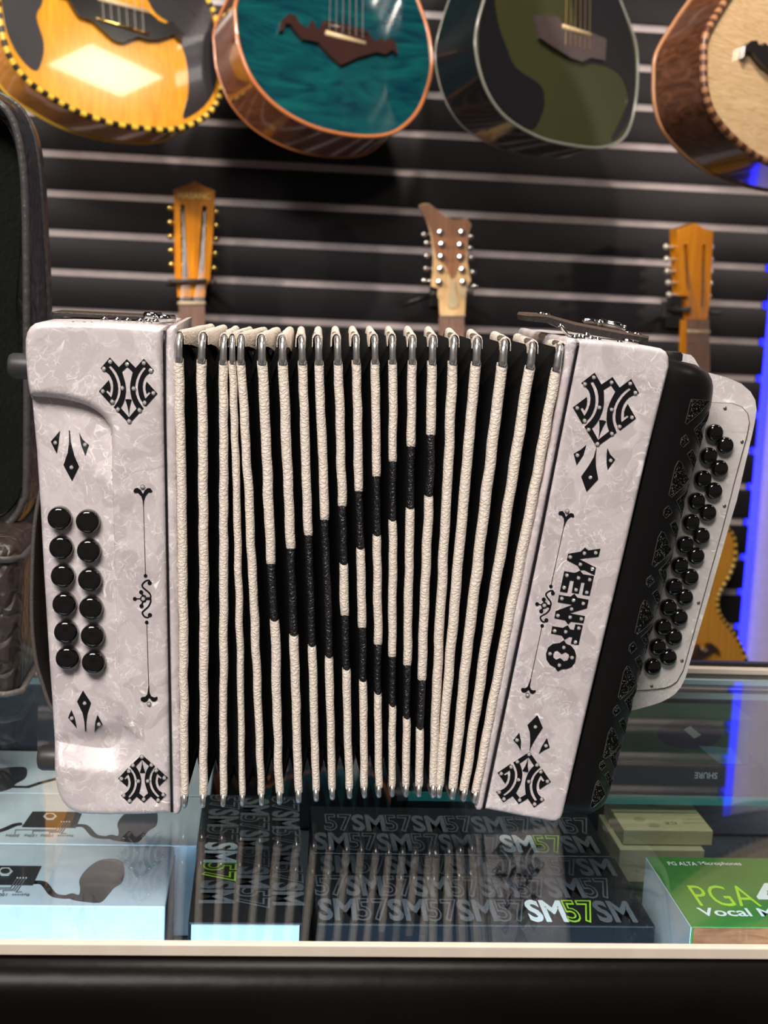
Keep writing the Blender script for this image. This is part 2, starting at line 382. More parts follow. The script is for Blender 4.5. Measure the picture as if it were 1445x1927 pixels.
# =================================================================== display counter
ct = thing('display_counter', 'glass topped display counter with cream edge and black front rail', 'counter', (0, .89, 0))
XL, XR = -1.25, 1.25; Y0, Y1 = .638, 1.134
MB().box((XL, Y0+.001, .992), (XR, Y1-.004, 1.0)).build('glass_top', GLASS, ct, label='clear glass top')
MB().box((XL, Y0-.0045, .9945), (XR, Y0+.0005, 1.0006), bev=.0008).build('front_trim', mat('cream_trim', (.74, .64, .53), .35), ct, label='cream edge strip')
prof = [(-.001, .9942)]+[(-.002-.017*math.sin(k*math.pi/24), .974+.0200*math.cos(k*math.pi/24)) for k in range(13)]+[(-.0190, .94), (-.0190, .10), (.006, .10), (.006, .990)]
rail = MB(); nP = len(prof); vv = [(x, Y0+a, z) for x in (XL, XR) for a, z in prof]
rail.add(vv, [(i, (i+1) % nP, nP+(i+1) % nP, nP+i) for i in range(nP)]+[tuple(range(nP)), tuple(range(nP, 2*nP))])
rail.build('front_panel', mat('black_rail', (.0045, .0038, .0032), .30, spec=.09, bump=(40, .12, .003), var=(14, .6)), ct, smooth=50, label='black front rail and panel')
MB().box((XL, Y1-.004, 1.0002), (XR, Y1+.004, 1.0052), bev=.001).build('rear_trim', mat('cream_trim', 0, 0), ct)
MB().box((XL, Y1+.0045, .10), (XR, Y1+.012, 1.0080)).build('rear_panel', SATIN, ct)
zb = lambda py: PY(1380, py, 1.127).z
DKT = mat('track_dark', (.022, .022, .026), .4)
for nm, ya, yb, m_ in (('track_glass_edge', 1273, 1281, ICE), ('sliding_door_track', 1281, 1296, DKT), ('track_lip', 1296, 1298, mat('cream_trim', 0, 0)), ('sliding_door_track', 1298, 1305, DKT), ('track_glass_edge', 1305, 1317, ICE)):
    MB().box((XL, 1.127, zb(yb)), (XR, 1.133, min(zb(ya), .9918))).build(nm, m_, ct)
MB().box((XL, 1.128, .86), (XR, 1.133, zb(1317)-.0002)).build('rear_door', mat('door_dark', (.05, .045, .06), .3), ct)
MB().box((XL, .66, .850), (XR, 1.127, .858)).build('shelf', mat('shelf_dark', (.06, .07, .09), .25), ct)
YSH = PZ(1300, 1500, .9287).y
MB().box((.12, YSH+.0025, .9225), (XR, 1.1268, .9285)).build('upper_shelf', GLASS, ct)
MB().box((.12, YSH, .9222), (XR, YSH+.0023, .9288)).build('upper_shelf_edge', EDGE, ct, label='green glass edge')
MB().box((.112, YSH+.003, .8585), (.1195, 1.126, .9288)).build('shelf_bracket', SATIN, ct)
for nm, x in (('end_panel', XL-.02), ('end_panel', XR+.002)): MB().box((x, Y0, .1), (x+.018, Y1, .991)).build(nm, SATIN, ct)
MB().box((XL, .66, 0), (XR, 1.12, .099)).build('plinth', SATIN, ct)

# ------------------------------------------------------------------ printing on boxes
def glyphs(body, bold=0.0):
    c = bpy.data.curves.new('t', 'FONT'); c.body = body; c.offset = bold; c.resolution_u = 3; c.fill_mode = 'FRONT'
    o = bpy.data.objects.new('t', c); COL.objects.link(o); dg = bpy.context.evaluated_depsgraph_get()
    me = bpy.data.meshes.new_from_object(o.evaluated_get(dg)); v = [q.co.copy() for q in me.vertices]; f = [tuple(p.vertices) for p in me.polygons]
    bpy.data.objects.remove(o); bpy.data.curves.remove(c); bpy.data.meshes.remove(me); return v, f
GC = {}
def put(mb, body, o, ux, uy, w, h, bold=0.0, lift=Vector((0, 0, 0)), mi=0, ref=None):
    """text fitted to width w, height h with lower-left corner o, along ux, up uy"""
    for k in ((body, bold), (ref or body, 0.0)):
        if k not in GC: GC[k] = glyphs(*k)
    v, f = GC[(body, bold)]; rv, _ = GC[(ref or body, 0.0)]
    x0 = min(p.x for p in rv); x1 = max(p.x for p in rv); y0 = min(p.y for p in rv); y1 = max(p.y for p in rv)
    mb.add([Vector(o)+ux*((p.x-x0)/(x1-x0)*w)+uy*((p.y-y0)/(y1-y0)*h)+lift for p in v], f, mi)
X, Y, Z = Vector((1, 0, 0)), Vector((0, 1, 0)), Vector((0, 0, 1))
ZB = .858                                       # shelf surface
BOXK = mat('box_black', (.010, .011, .014), .32)
GREY = mat('print_grey', (.12, .12, .135), .4); WHT = mat('print_white', (.82, .82, .82), .45); LIME = mat('print_lime', (.42, .72, .03), .45)
def sm57_row(mb, o, ux, uy, n, w, h, start, hl=None, up=Z):
    gap = w*.04; seq = ['SM', '57']; x = 0; i = start
    ws = {'SM': w*.52, '57': w*.44}
    while x+ws[seq[i % 2]] <= n+1e-6:
        s = seq[i % 2]; k = (x, s); hot = hl is not None and hl <= i < hl+2
        put(mb, s, o+ux*x, ux, uy, ws[s], h, .035, up*.0003, (1 if s == 'SM' else 2) if hot else 0)
        if s == '57': put(mb, s, o+ux*x, ux, uy, ws[s], h, -.012, up*.0005, 3)
        x += ws[s]+gap*.6; i += 1
def sm57_box(label, x0, x1, y0, y1, zt, rows, front=None):
    t = thing('microphone_box', label, 'box', ((x0+x1)/2, (y0+y1)/2, ZB), 'black microphone boxes under the glass')
    MB().box((x0, y0, ZB+.0005), (x1, y1, zt), bev=.0012).build('carton', BOXK, t)
    mb = MB()
    for r in rows: sm57_row(mb, *r)
    mb.build('printed_logo', [GREY, WHT, LIME, BOXK], t, label='printed lettering')
    return t
ZT = .925
a = PZ(597, 1746, ZT); c = PZ(1237, 1748, ZT); y0f = .815; y1f = .921
dx = c.x-a.x
sm57_box('black microphone box with white and green lettering nearest the front edge of the counter', a.x, c.x, y0f, y1f, ZT, [
    (Vector((a.x+.002, y0f+.005, ZT)), X, Y, dx-.004, .0437, .029, 0, 6),
    (Vector((a.x+.001, y0f+.040, ZT)), X, Y, dx-.003, .0437, .029, 1),
    (Vector((a.x+.006, y0f+.075, ZT)), X, Y, dx-.008, .0437, .027, 0)])
a2 = PZ(590, 1607, ZT); c2 = PZ(1150, 1609, ZT)
sm57_box('black microphone box directly behind the front one, partly hidden by the white accordion', a2.x, c2.x, .9235, 1.010, ZT, [
    (Vector((a2.x+.002, .928, ZT)), X, Y, c2.x-a2.x-.004, .0437, .029, 0, 6),
    (Vector((a2.x+.010, .963, ZT)), X, Y, c2.x-a2.x-.012, .0437, .029, 1)])
a3 = PZ(353, 1743, ZT); c3 = PZ(570, 1741, ZT)
v3 = sm57_box('black microphone box lying lengthwise with sideways lettering beside the white boxes', a3.x, c3.x, .815, 1.03, ZT, [
    (Vector((a3.x+.006, 1.028, ZT)), -Y, X, .21, .062, .0205, 1, 4),
    (Vector((a3.x+.029, 1.022, ZT)), -Y, X, .205, .062, .0195, 0),
    (Vector((a3.x+.052, 1.026, ZT)), -Y, X, .21, .062, .0185, 1)])
MB().box((a3.x+.002, .8135, ZB+.004), (c3.x-.002, .8149, ZT-.001)).build('end_flap', mat('flap_white', (.44, .50, .54), .4), v3, label='pale end flap')

# white boxes with a picture of a clip microphone and its control box
WBOX = mat('box_white', (.54, .585, .65), .38); ART = mat('print_dark', (.022, .022, .026), .4); ARTG = mat('print_midgrey', (.16, .16, .17), .4); PALE = mat('print_pale', (.5, .5, .5), .4)
K = lambda pts: crop(0, 1400, 3.6125, pts)
def wpt(q, z=ZT): return PZ(q[0], q[1], z)
def flat(mb, pts3, h, mi): mb.prism([pts3], Vector((0, 0, h)), mi)
def band(mb, pts3, w, h, mi):
    for p, q in zip(pts3, pts3[1:]):
        d = (q-p).normalized(); s = Vector((-d.y, d.x, 0))*w/2; mb.prism([[p+s, p-s, q-s+d*w*.3, q+s+d*w*.3]], Vector((0, 0, h)), mi)
def art(off, ctrl=True, mirror=None):
    mb = MB(); g = lambda pts: [wpt(q)+off for q in K(pts)]
    if mirror is not None: g = lambda pts: [Vector((2*mirror-(wpt(q)+off).x, (wpt(q)+off).y, ZT)) for q in K(pts)]
    flat(mb, g(spl2([(720, 632), (760, 618), (800, 626), (806, 590), (798, 545), (830, 492), (900, 440), (980, 425), (1050, 440), (1072, 490), (1062, 555), (1012, 590), (985, 622), (938, 668), (860, 667), (770, 655)], 4)), .0002, 0)
    band(mb, g(spl2([(515, 556), (580, 562), (640, 622), (700, 637), (755, 637)], 5, False)), .0045, .0003, 0)
    if ctrl:
        flat(mb, g([(222, 462), (560, 466), (515, 572), (148, 566)]), .0004, 0)
        h = g([(340+47*math.cos(t*math.pi/3), 498+25*math.sin(t*math.pi/3)) for t in range(6)]); flat(mb, h, .0008, 2)
        h = g([(340+29*math.cos(t*math.pi/6), 498+14*math.sin(t*math.pi/6)) for t in range(12)]); flat(mb, h, .0011, 0)
        band(mb, g(spl2([(150, 545), (100, 552), (20, 585), (-160, 640)], 4, False)), .0045, .0003, 0)
        for x in (412, 430, 448, 466): flat(mb, g([(x, 530), (x+10, 530), (x+10, 536), (x, 536)]), .0007, 2)
        for p in ([(412, 540), (380, 587), (105, 587), (100, 612)], [(430, 540), (395, 595), (222, 595), (222, 612)], [(448, 540), (405, 603), (335, 603), (335, 612)], [(466, 540), (415, 612), (450, 612)]): band(mb, g(p), .0005, .0006, 1)
        for s, x0, x1 in (('200hz', 40, 135), ('150hz', 167, 252), ('100hz', 276, 362), ('Bypass', 395, 500)):
            q = g([(x1, 617), (x0, 617), (x1, 634)]); put(mb, s, q[0], (q[1]-q[0]).normalized(), Vector((0, -1, 0)), (q[1]-q[0]).length, .0042, .01, Z*.0003, 1)
    return mb
def white_box(label, x1, y0, y1, mb, w=.23):
    t = thing('pickup_box', label, 'box', (x1-w/2, (y0+y1)/2, ZB), 'white boxes in a row under the glass')
    MB().box((x1-w, y0, ZB+.0005), (x1, y1, ZT-.0001), bev=.001).build('carton', WBOX, t)
    s = MB().box((x1+.0001, y0+.004, ZB+.002), (x1+.0006, y1-.004, ZT-.004)); s.build('dark_side_panel', ART, t, label='dark printed end')
    mb.build('printed_picture', [ART, ARTG, PALE], t, label='printed picture of a small microphone and its control box')
off0 = Vector((0, 0, 0)); o1 = wpt(K([(280, 838)])[0])-wpt(K([(560, 466)])[0]); o1.z = 0
o1.y = -.0955
white_box('white box with printed microphone picture, nearest the cream counter edge', wpt((309, 1718)).x, .8365, .930, art(o1))
white_box('white box with printed control box and frequency words, middle of the row', wpt((370, 1598)).x, .9325, 1.0255, art(off0))
o2 = wpt(K([(185, 165)])[0])-wpt(K([(1070, 490)])[0]); o2.z = 0; o2.y = .0955
m2 = MB(); q = [wpt(p) for p in K(spl2([(-60, 190), (20, 165), (160, 158), (185, 190), (170, 235), (110, 270), (70, 305), (-40, 320)], 4))]; flat(m2, q, .0002, 0)
band(m2, [wpt(p) for p in K([(80, 292), (190, 294), (260, 270), (380, 238)])], .004, .0003, 0)
white_box('white box with printed picture, farthest back beside the leather case', wpt((395, 1500)).x, 1.0275, 1.122, m2)

# green vocal microphone box
zt = .940; A_ = PZ(1302, 1744, zt); B_ = PZ(1224, 1612, zt); pgw = .20
t = thing('microphone_box', 'green microphone box with yellow-green lettering at the right end of the counter', 'box', (A_.x+pgw/2, .83, ZB))
GRN = mat('box_green', (.045, .20, .035), .4, var=(14, .45)); ry0, ry1 = A_.y, B_.y
MB().box((A_.x, ry0, ZB+.0005), (A_.x+pgw, ry1, zt), bev=.0006).build('carton', GRN, t)
MB().box((A_.x-.0006, ry0+.0005, ZB+.001), (A_.x-.0001, ry1-.0005, zt-.0005)).build('side_panel', mat('box_pale', (.52, .58, .64), .4), t, label='pale side')
MB().box((A_.x+.001, ry0-.0006, ZB+.001), (A_.x+pgw-.001, ry0-.0001, zt-.0005)).build('front_panel', wood('wood_print', (.16, .05, .02), (.34, .13, .06), (3, 20, 20), .4, 0), t, label='wood grain printed front')
mb = MB(); E_ = lambda px, py: PZ(px, py, zt)
q0, q1 = E_(1322, 1640), E_(1450, 1640); sc = .00036
put(mb, 'PG ALTA', E_(1259, 1629), X, Y, E_(1312, 1629).x-E_(1259, 1629).x, .0058, .01, Z*.0003, 0)
put(mb, 'TM', E_(1313, 1625), X, Y, .0022, .002, .02, Z*.0003, 0)
put(mb, 'Microphones', E_(1320, 1630), X, Y, E_(1397, 1630).x-E_(1320, 1630).x, .0068, .01, Z*.0003, 0)
put(mb, 'PGA', E_(1318, 1706), X, Y, E_(1434, 1706).x-E_(1318, 1706).x, .031, -.004, Z*.0003, 1)
put(mb, '48', E_(1440, 1706), X, Y, .033, .033, .03, Z*.0003, 0)
put(mb, 'Vocal Microphone', E_(1324, 1729), X, Y, .108, .0145, .02, Z*.0003, 0)
mb.build('printed_logo', [WHT, LIME], t, label='white and lime lettering')

# boxes further back at the right
kx0, kx1 = PZ(1172, 1558, .915).x, PZ(1338, 1558, .915).x
def small_box(name, label, x0, x1, y0, y1, z0, z1, m, printing=None, group=None):
    t = thing(name, label, 'box', ((x0+x1)/2, (y0+y1)/2, z0), group)
    MB().box((x0, y0, z0), (x1, y1, z1), bev=.0008).build('carton', m, t)
    if printing: printing(t)
    return t
KRAFT = mat('box_kraft', (.40, .37, .20), .5); KD = mat('print_olive', (.06, .055, .03), .5)
def kraft_print(t):
    mb = MB()
    def tx(body, px, py, wpx, h, y): q = PZ(px, py, .915); p = PZ(px-wpx, py, .915); put(mb, body, q+Z*0, (p-q).normalized(), -Y, (p-q).length, h, 0, Z*.0002, 0)
    tx('PG ALTA Microphones', 1338, 1509, 78, .003, 0)
    for i in range(5): tx('microphone dynamic cardioid vocal', 1336, 1520+i*7, 50+(i % 2)*4, .0018, 0)
    for i in range(3): tx('microphone vocal', 1282, 1521+i*6, 36, .0018, 0)
    tx('CE', 1272, 1547, 24, .005, 0)
    for px, py in ((1228, 1517), (1203, 1542), (1230, 1553)):
        c = PZ(px, py, .915); mb.prism([[c+Vector((.0045*math.cos(k*.39), .0045*math.sin(k*.39), 0)) for k in range(16)]], Vector((0, 0, .0002)), 1)
    mb.build('printed_text', [KD, mat('print_khaki', (.27, .25, .13), .5)], t)
small_box('cardboard_box', 'yellowish cardboard box with small upside-down print behind the green box', kx0, kx1, PZ(1250, 1562, .915).y, PZ(1250, 1506, .915).y, .903, .915, KRAFT, kraft_print)
small_box('cardboard_box', 'pale yellow flat box under the one with small upside-down print', kx0-.004, kx1-.008, PZ(1250, 1562, .915).y-.008, PZ(1250, 1506, .915).y, .8765, .9025, mat('box_khaki', (.33, .31, .19), .5))
small_box('cardboard_box', 'low green box carrying the two yellowish boxes', kx0-.004, kx1-.004, PZ(1250, 1562, .915).y-.006, PZ(1250, 1506, .915).y, ZB+.0005, .8760, mat('box_darkgreen', (.030, .075, .036), .4, var=(20, .6)))
def shure_print(t):
    mb = MB(); q = PY(1348, 1474, YSH+.0056); put(mb, 'SHURE', Vector((q.x, YSH+.0056, .9285+.0185)), -X, -Z, .018, .005, .02, Vector((0, -.0002, 0)), 0); mb.build('printed_logo', [mat('print_silver', (.45, .45, .45), .4)], t)
small_box('microphone_box', 'dark box with small upside-down lettering on the glass shelf at right', PY(1150, 1480, YSH).x, PY(1440, 1480, YSH).x, YSH+.006, YSH+.05, .929, .9525, mat('box_charcoal', (.035, .03, .032), .5), shure_print)
def mic_print(t):
    mb = MB(); c = PY(1298, 1372, YSH+.0088); c.z = min(c.z, .9765)
    mb.prism([[c+Vector((.026*math.cos(k*.262), 0, .0115*math.sin(k*.262))) for k in range(24)]], Vector((0, -.0003, 0)), 0)
    d = c+Vector((0, -.0004, 0)); mb.prism([[d+Vector(p) for p in ((-.005, 0, .004), (0, 0, .007), (.009, 0, 0), (.004, 0, -.003))]], Vector((0, -.0003, 0)), 1)
    d = c+Vector((.014, -.0004, -.012)); mb.prism([[d+Vector(p) for p in ((-.006, 0, .003), (.02, 0, .002), (.03, 0, -.011), (.012, 0, -.011))]], Vector((0, -.0003, 0)), 2)
    mb.build('printed_picture', [mat('print_navy', (.02, .015, .06), .5), PALE, mat('print_teal', (.10, .20, .22), .5)], t, label='printed picture of a dark microphone head')
small_box('microphone_box', 'green box with a dark microphone picture on the glass shelf at right', PY(1150, 1480, YSH).x+.002, PY(1440, 1480, YSH).x-.012, YSH+.009, YSH+.05, .953, .9895, mat('box_darkgreen', (.030, .075, .036), .4, var=(20, .6)), mic_print)

# =================================================================== accordion
ac = thing('button_accordion', 'white pearl button accordion with bellows open, standing on the glass counter', 'accordion', (.06, YF+.07, 1.0003))
def F2(p): q = PY(p[0], p[1], YF); return (q.x, q.z)
def relief_block(name, outline, depthf, back, m, grid=.0028, bev=.004, yoff=0, label=None, more=()):
    lp = dens([F2(p) for p in outline], .0022); n = len(lp); extra = list(more)
    for i in range(n):
        a, c = lp[i-1], lp[(i+1) % n]; tx, ty = c[0]-a[0], c[1]-a[1]; l = math.hypot(tx, ty) or 1
        for s in (1, -1):
            nx, ny = -ty/l*s, tx/l*s
            if inside((lp[i][0]+nx*.0008, lp[i][1]+ny*.0008), [lp]):
                for d in (.0005, .0012, .0022, .0036): extra.append((lp[i][0]+nx*d, lp[i][1]+ny*d))
    pts, tri, bl = cdt([lp], grid, extra, .12)
    v = []
    for p in pts:
        e = min(sdist(p, lp), bev); d = bev-math.sqrt(max(0, bev*bev-(bev-e)**2))
        v.append(Vector((p[0], YF+yoff+d+depthf(p), p[1])))
    f = list(tri); b = bl[0]; k = len(v); v += [v[i].copy() for i in b]+[Vector((v[i].x, YF+yoff+back, v[i].z)) for i in b]; m_ = len(b)
    f += [(k+i, k+(i+1) % m_, k+m_+(i+1) % m_, k+m_+i) for i in range(m_)]; f.append(tuple(range(k+m_, k+2*m_)))
    return obj(name, v, f, m, ac, smooth=50, label=label)
REC = spl2([(20, 750), (52, 749), (90, 751), (130, 757), (160, 766), (185, 781), (200, 799), (207, 822), (210, 900), (214, 1000), (218, 1130), (223, 1250), (228, 1340), (229, 1375), (225, 1398), (215, 1411), (198, 1416), (160, 1413), (97, 1403), (20, 1400)], 3)
REC = [F2(p) for p in REC]; rx = F2((215, 1100))[0]; rx0 = F2((60, 1100))[0]; rzt = F2((100, 752))[1]; rzb = F2((100, 1405))[1]
def recess(p):
    s = sdist(p, REC); ins = inside(p, [REC]); s = s if ins else -s
    lx = max(0, min(1, (rx-p[0])/(rx-rx0))); tf = 1-smooth01((rzt-p[1]-.004)/.055); bf = 1-smooth01((p[1]-rzb)/.020)
    dm = .0011+max(.0085*lx**.8, .0090*tf, .0070*bf)
    w = .0055*tf+.0125*bf+.0008*(1-max(tf, bf))
    t = max(0, min(1, (s+w)/w))
    if bf > .3: return dm*(t*.85+.15*smooth01(t))
    e = 1-math.sqrt(max(0, 1-t*t))
    return dm*e
LB = [(309, 616), (306, 650), (310, 800), (315, 1080), (323, 1533), (250, 1536), (200, 1536.5), (151, 1535), (138, 1530), (125, 1522), (115, 1510), (108, 1494), (103, 1472), (97, 1402), (92, 1320), (87, 1254), (76, 1080), (70, 968), (62, 851), (52, 747), (46, 665), (46, 640), (49, 626), (55, 616), (64, 609), (78, 605.5), (120, 605), (200, 607), (280, 612)]
rex = []; rd = dens(REC, .0018); nr = len(rd)
for i in range(nr):
    a, c = rd[i-1], rd[(i+1) % nr]; tx, ty = c[0]-a[0], c[1]-a[1]; l = math.hypot(tx, ty) or 1
    sg = 1 if inside((rd[i][0]-ty/l*.0006, rd[i][1]+tx/l*.0006), [REC]) else -1
    for k in (-.012, -.009, -.0065, -.005, -.0038, -.0027, -.0018, -.0011, -.0007, -.0003, 0, .0005, .0015, .003): rex.append((rd[i][0]-ty/l*sg*k, rd[i][1]+tx/l*sg*k))
lblk = relief_block('bass_casing', LB, recess, .158, PEARL, more=rex)
RB = [(1088, 640), (1120, 640.5), (1160, 644), (1225, 652), (1245, 656), (1255, 662), (1260, 672), (1261, 690), (1217, 865), (1172, 1060), (1110, 1320), (1061, 1532), (1057, 1542), (1048, 1548), (1040, 1548.5), (975, 1537), (911, 1524), (963, 1274), (1015, 1023), (1052, 832), (1088, 651)]
rblk = relief_block('treble_casing', RB, lambda p: 0, .158, PEARL, grid=.0045, bev=.003)
ls = relief_block('bass_frame', [(311.5, 640), (313, 622), (320, 614.5), (333, 612.5), (330, 650), (331, 800), (335, 1080), (341, 1500), (340, 1528), (335, 1535), (328, 1536), (324, 1533), (316, 1080), (311, 800)], lambda p: 0, .158, PEARL, grid=.004, bev=.0028, yoff=.0004)
rs = relief_block('treble_frame', [(1068, 642), (1073, 637), (1081, 637), (1086, 641), (1087, 652), (1051, 832), (1013.5, 1023), (961, 1274), (909.5, 1524), (904, 1528), (898, 1527), (895, 1521), (927, 1350), (959, 1180), (1023, 900), (1061, 693)], lambda p: 0, .158, PEARL, grid=.004, bev=.0028, yoff=.0004)
for nm, px in (('seam', [(310, 622), (308.5, 650), (310.5, 800), (315.5, 1080), (323.5, 1528)]), ('seam', [(1087.5, 645), (1087.5, 652), (1051.5, 832), (1014, 1023), (962, 1274), (910.3, 1522)])):
    MB().tube([PY(x, y, YF+.0012) for x, y in px], .0007, 8).build(nm, INLAY, ac, smooth='all', label='thin black line')
BV = bvh_of(lblk, rblk)
# ---- rhinestones share one mesh
GEMR = .00118
def gem_mesh():
    mb = MB(); prof = [(1.0, 0), (1.0, .25), (.92, .42)]
    mb.lathe((0, 0, 0), (0, -1, 0), [(r*GEMR*1.12, h*GEMR) for r, h in ((1, -.4), (1.02, .1), (.93, .32), (.84, .30))], 12, 0)
    mb.lathe((0, 0, 0), (0, -1, 0), [(r*GEMR, h*GEMR) for r, h in ((.86, .2), (.84, .36), (.45, .72), (.001, .74))], 8, 1)
    me = bpy.data.meshes.new('rhinestone'); me.from_pydata([tuple(p) for p in mb.v], [], mb.f); me.materials.append(SILV); me.materials.append(GEM)
    me.polygons.foreach_set('material_index', mb.mi); me.update(); return me
GM = gem_mesh()
def stones(px, parent):
    for x, y in px:
        h, n = drape(x, y, BV)
        if h is None: continue
        o = bpy.data.objects.new('rhinestone', GM); COL.objects.link(o); o.parent = parent; o.location = h+n*.0006-ORG[parent]; ORG[o] = ORG[parent]
        o.rotation_euler = (0, random.random()*6, 0); 
def affine(src, dst):                            # least squares 2D affine
    import itertools
    n = len(src); A = [[0]*3 for _ in range(3)]; bx = [0]*3; by = [0]*3
    for (x, y), (u, v) in zip(src, dst):
        r = (x, y, 1)
        for i in range(3):
            bx[i] += r[i]*u; by[i] += r[i]*v
            for j in range(3): A[i][j] += r[i]*r[j]
    Mi = Matrix(A).inverted(); cx_ = Mi @ Vector(bx); cy_ = Mi @ Vector(by)
    return lambda p: (cx_[0]*p[0]+cx_[1]*p[1]+cx_[2], cy_[0]*p[0]+cy_[1]*p[1]+cy_[2])
def axx(y): return 712+38*(y-165)/1250
half = [(712, 165), (555, 320), (385, 130), (205, 340), (305, 405), (360, 450), (400, 510), (432, 590), (445, 680), (440, 770), (425, 850), (405, 905), (300, 785), (330, 760), (380, 805), (395, 720), (385, 640), (360, 570), (170, 785), (405, 1050), (475, 965), (508, 910), (528, 840), (540, 720), (528, 630), (505, 550), (470, 470), (420, 390), (355, 310), (395, 285), (450, 345), (510, 430), (555, 530), (582, 630), (592, 720), (585, 820), (565, 900), (530, 980), (455, 1095), (750, 1415)]
hole = [(712, 310), (615, 405), (635, 470), (655, 540), (678, 630), (690, 720), (688, 800), (675, 900), (650, 985), (625, 1040), (587, 1105), (750, 1290)]
def sym(q): s = q[0]-axx(q[1]); return (s, q[1]-.04*s)
def full(hf):
    L_ = [sym(q) for q in hf]; L_[0] = (0, L_[0][1]); L_[-1] = (0, L_[-1][1]); return L_+[(-s, y) for s, y in L_[-2:0:-1]]
EM = [full(half), full(hole)]; TRI = [(-62, 945), (0, 938), (62, 945), (28, 1060), (8, 1170), (0, 1265), (-8, 1170), (-28, 1060)]
st = [sym(q) for q in [(390, 215), (270, 350), (620, 725), (245, 785), (425, 985), (535, 1135)]]
EST = st+[(-s, y) for s, y in st]+[(0, 262), (0, 1362)]
LM = [(0, 1415), sym((170, 785)), (-sym((170, 785))[0], sym((170, 785))[1]), sym((385, 130)), (-sym((385, 130))[0], sym((385, 130))[1])]
for dst in (crop(170, 660, 10.32, [(750, 1415), (170, 785), (1310, 830), (385, 130), (1030, 150)]),
            crop(210, 1400, 12.04, [(685, 225), (140, 790), (1275, 765), (425, 1340), (1045, 1335)]),
            crop(1060, 690, 8.03, [(497, 1220), (140, 600), (1100, 775), (475, 105), (1015, 180)]),
            crop(920, 1330, 9.64, [(735, 810), (145, 1195), (1125, 1365), (270, 1735), (800, 1810)])):
    T = affine(LM, dst); e = inlay('emblem', [[T(p) for p in lp] for lp in EM], BV, INLAY, ac, grid=9, label='black inlaid scroll emblem')
    inlay('emblem_dart', [[T(p) for p in TRI]], BV, INLAY, e, grid=9); stones([T(p) for p in EST], e)
def trio(ox, oy, s, polys, stn):
    for i, (pl, q) in enumerate(zip(polys, stn)):
        e = inlay('diamond_inlay', [crop(ox, oy, s, pl)], BV, INLAY, ac, grid=8); stones(crop(ox, oy, s, [q]), e)
trio(0, 590, 3.44, [[(446, 757), (452, 757), (458, 830), (482, 920), (512, 990), (467, 1083), (412, 980), (440, 900), (447, 830)], [(388, 760), (380, 840), (368, 905), (330, 828), (358, 795)], [(513, 770), (535, 815), (575, 850), (552, 920), (525, 850)]], [(465, 995), (360, 835), (550, 850)])
trio(0, 1080, 3.44, [[(538, 755), (590, 835), (568, 900), (560, 960), (558, 1016), (551, 1016), (548, 960), (536, 900), (500, 825)], [(463, 880), (484, 930), (498, 997), (472, 965), (442, 930)], [(632, 912), (663, 970), (632, 998), (612, 1022), (618, 960)]], [(550, 835), (467, 932), (642, 970)])
trio(1060, 690, 8.03, [[(500, 1215), (486, 1350), (488, 1500), (523, 1697), (348, 1888), (267, 1660), (380, 1500), (455, 1370)], [(343, 1182), (300, 1330), (197, 1485), (153, 1315), (265, 1250)], [(663, 1230), (705, 1325), (778, 1402), (667, 1553), (650, 1450), (652, 1330)]], [(403, 1673), (208, 1337), (710, 1415)])
trio(920, 1330, 9.64, [[(877, 150), (973, 375), (870, 530), (800, 650), (755, 740), (735, 815), (748, 600), (738, 460), (697, 330)], [(548, 470), (578, 620), (570, 785), (520, 690), (440, 605)], [(1050, 565), (1098, 735), (1000, 780), (905, 845), (955, 720)]], [(838, 358), (505, 598), (1030, 700)])
VC = lambda pts: crop(1000, 1020, 7.706, pts)
VEN = [([[(530, 170), (710, 138), (775, 80), (825, 120), (995, 95), (970, 208), (685, 242), (932, 367), (910, 475), (760, 400), (705, 405), (665, 340), (512, 258)]], [(560, 215), (763, 160), (927, 153), (705, 322), (878, 388)]),
       ([[(473, 422), (630, 445), (705, 412), (745, 465), (903, 490), (840, 775), (735, 760), (770, 585), (718, 580), (682, 745), (582, 730), (612, 560), (555, 552), (515, 730), (412, 712)]], [(510, 480), (678, 518), (840, 543), (470, 657), (643, 690), (797, 727)]),
       ([[(398, 765), (565, 790), (622, 748), (665, 805), (825, 835), (800, 955), (545, 1030), (772, 1072), (750, 1172), (570, 1150), (528, 1190), (485, 1130), (330, 1100), (350, 1000), (600, 905), (380, 868)]], [(437, 817), (605, 842), (747, 888), (577, 968), (380, 1063), (557, 1087), (718, 1112)]),
       ([[(300, 1220), (455, 1242), (525, 1205), (560, 1265), (615, 1272), (635, 1190), (740, 1205), (680, 1488), (570, 1470), (592, 1375), (545, 1370), (475, 1412), (435, 1350), (282, 1322)]], [(683, 1245), (332, 1285), (493, 1298), (632, 1447)]),
       ([[(470, 1422), (505, 1475), (570, 1500), (620, 1560), (645, 1640), (630, 1740), (580, 1805), (510, 1835), (435, 1840), (378, 1872), (335, 1812), (265, 1775), (215, 1700), (208, 1620), (240, 1530), (310, 1475), (410, 1462)], [(370, 1570), (432, 1620), (490, 1592), (535, 1620), (545, 1665), (520, 1715), (470, 1727), (415, 1680), (355, 1705), (315, 1670), (312, 1620), (335, 1580)]], [(465, 1525), (265, 1615), (585, 1672), (400, 1782)])]
for lp, s_ in VEN:
    e = inlay('inlaid_letter', [VC(q) for q in lp], BV, INLAY, ac, grid=8); stones(VC(s_), e)
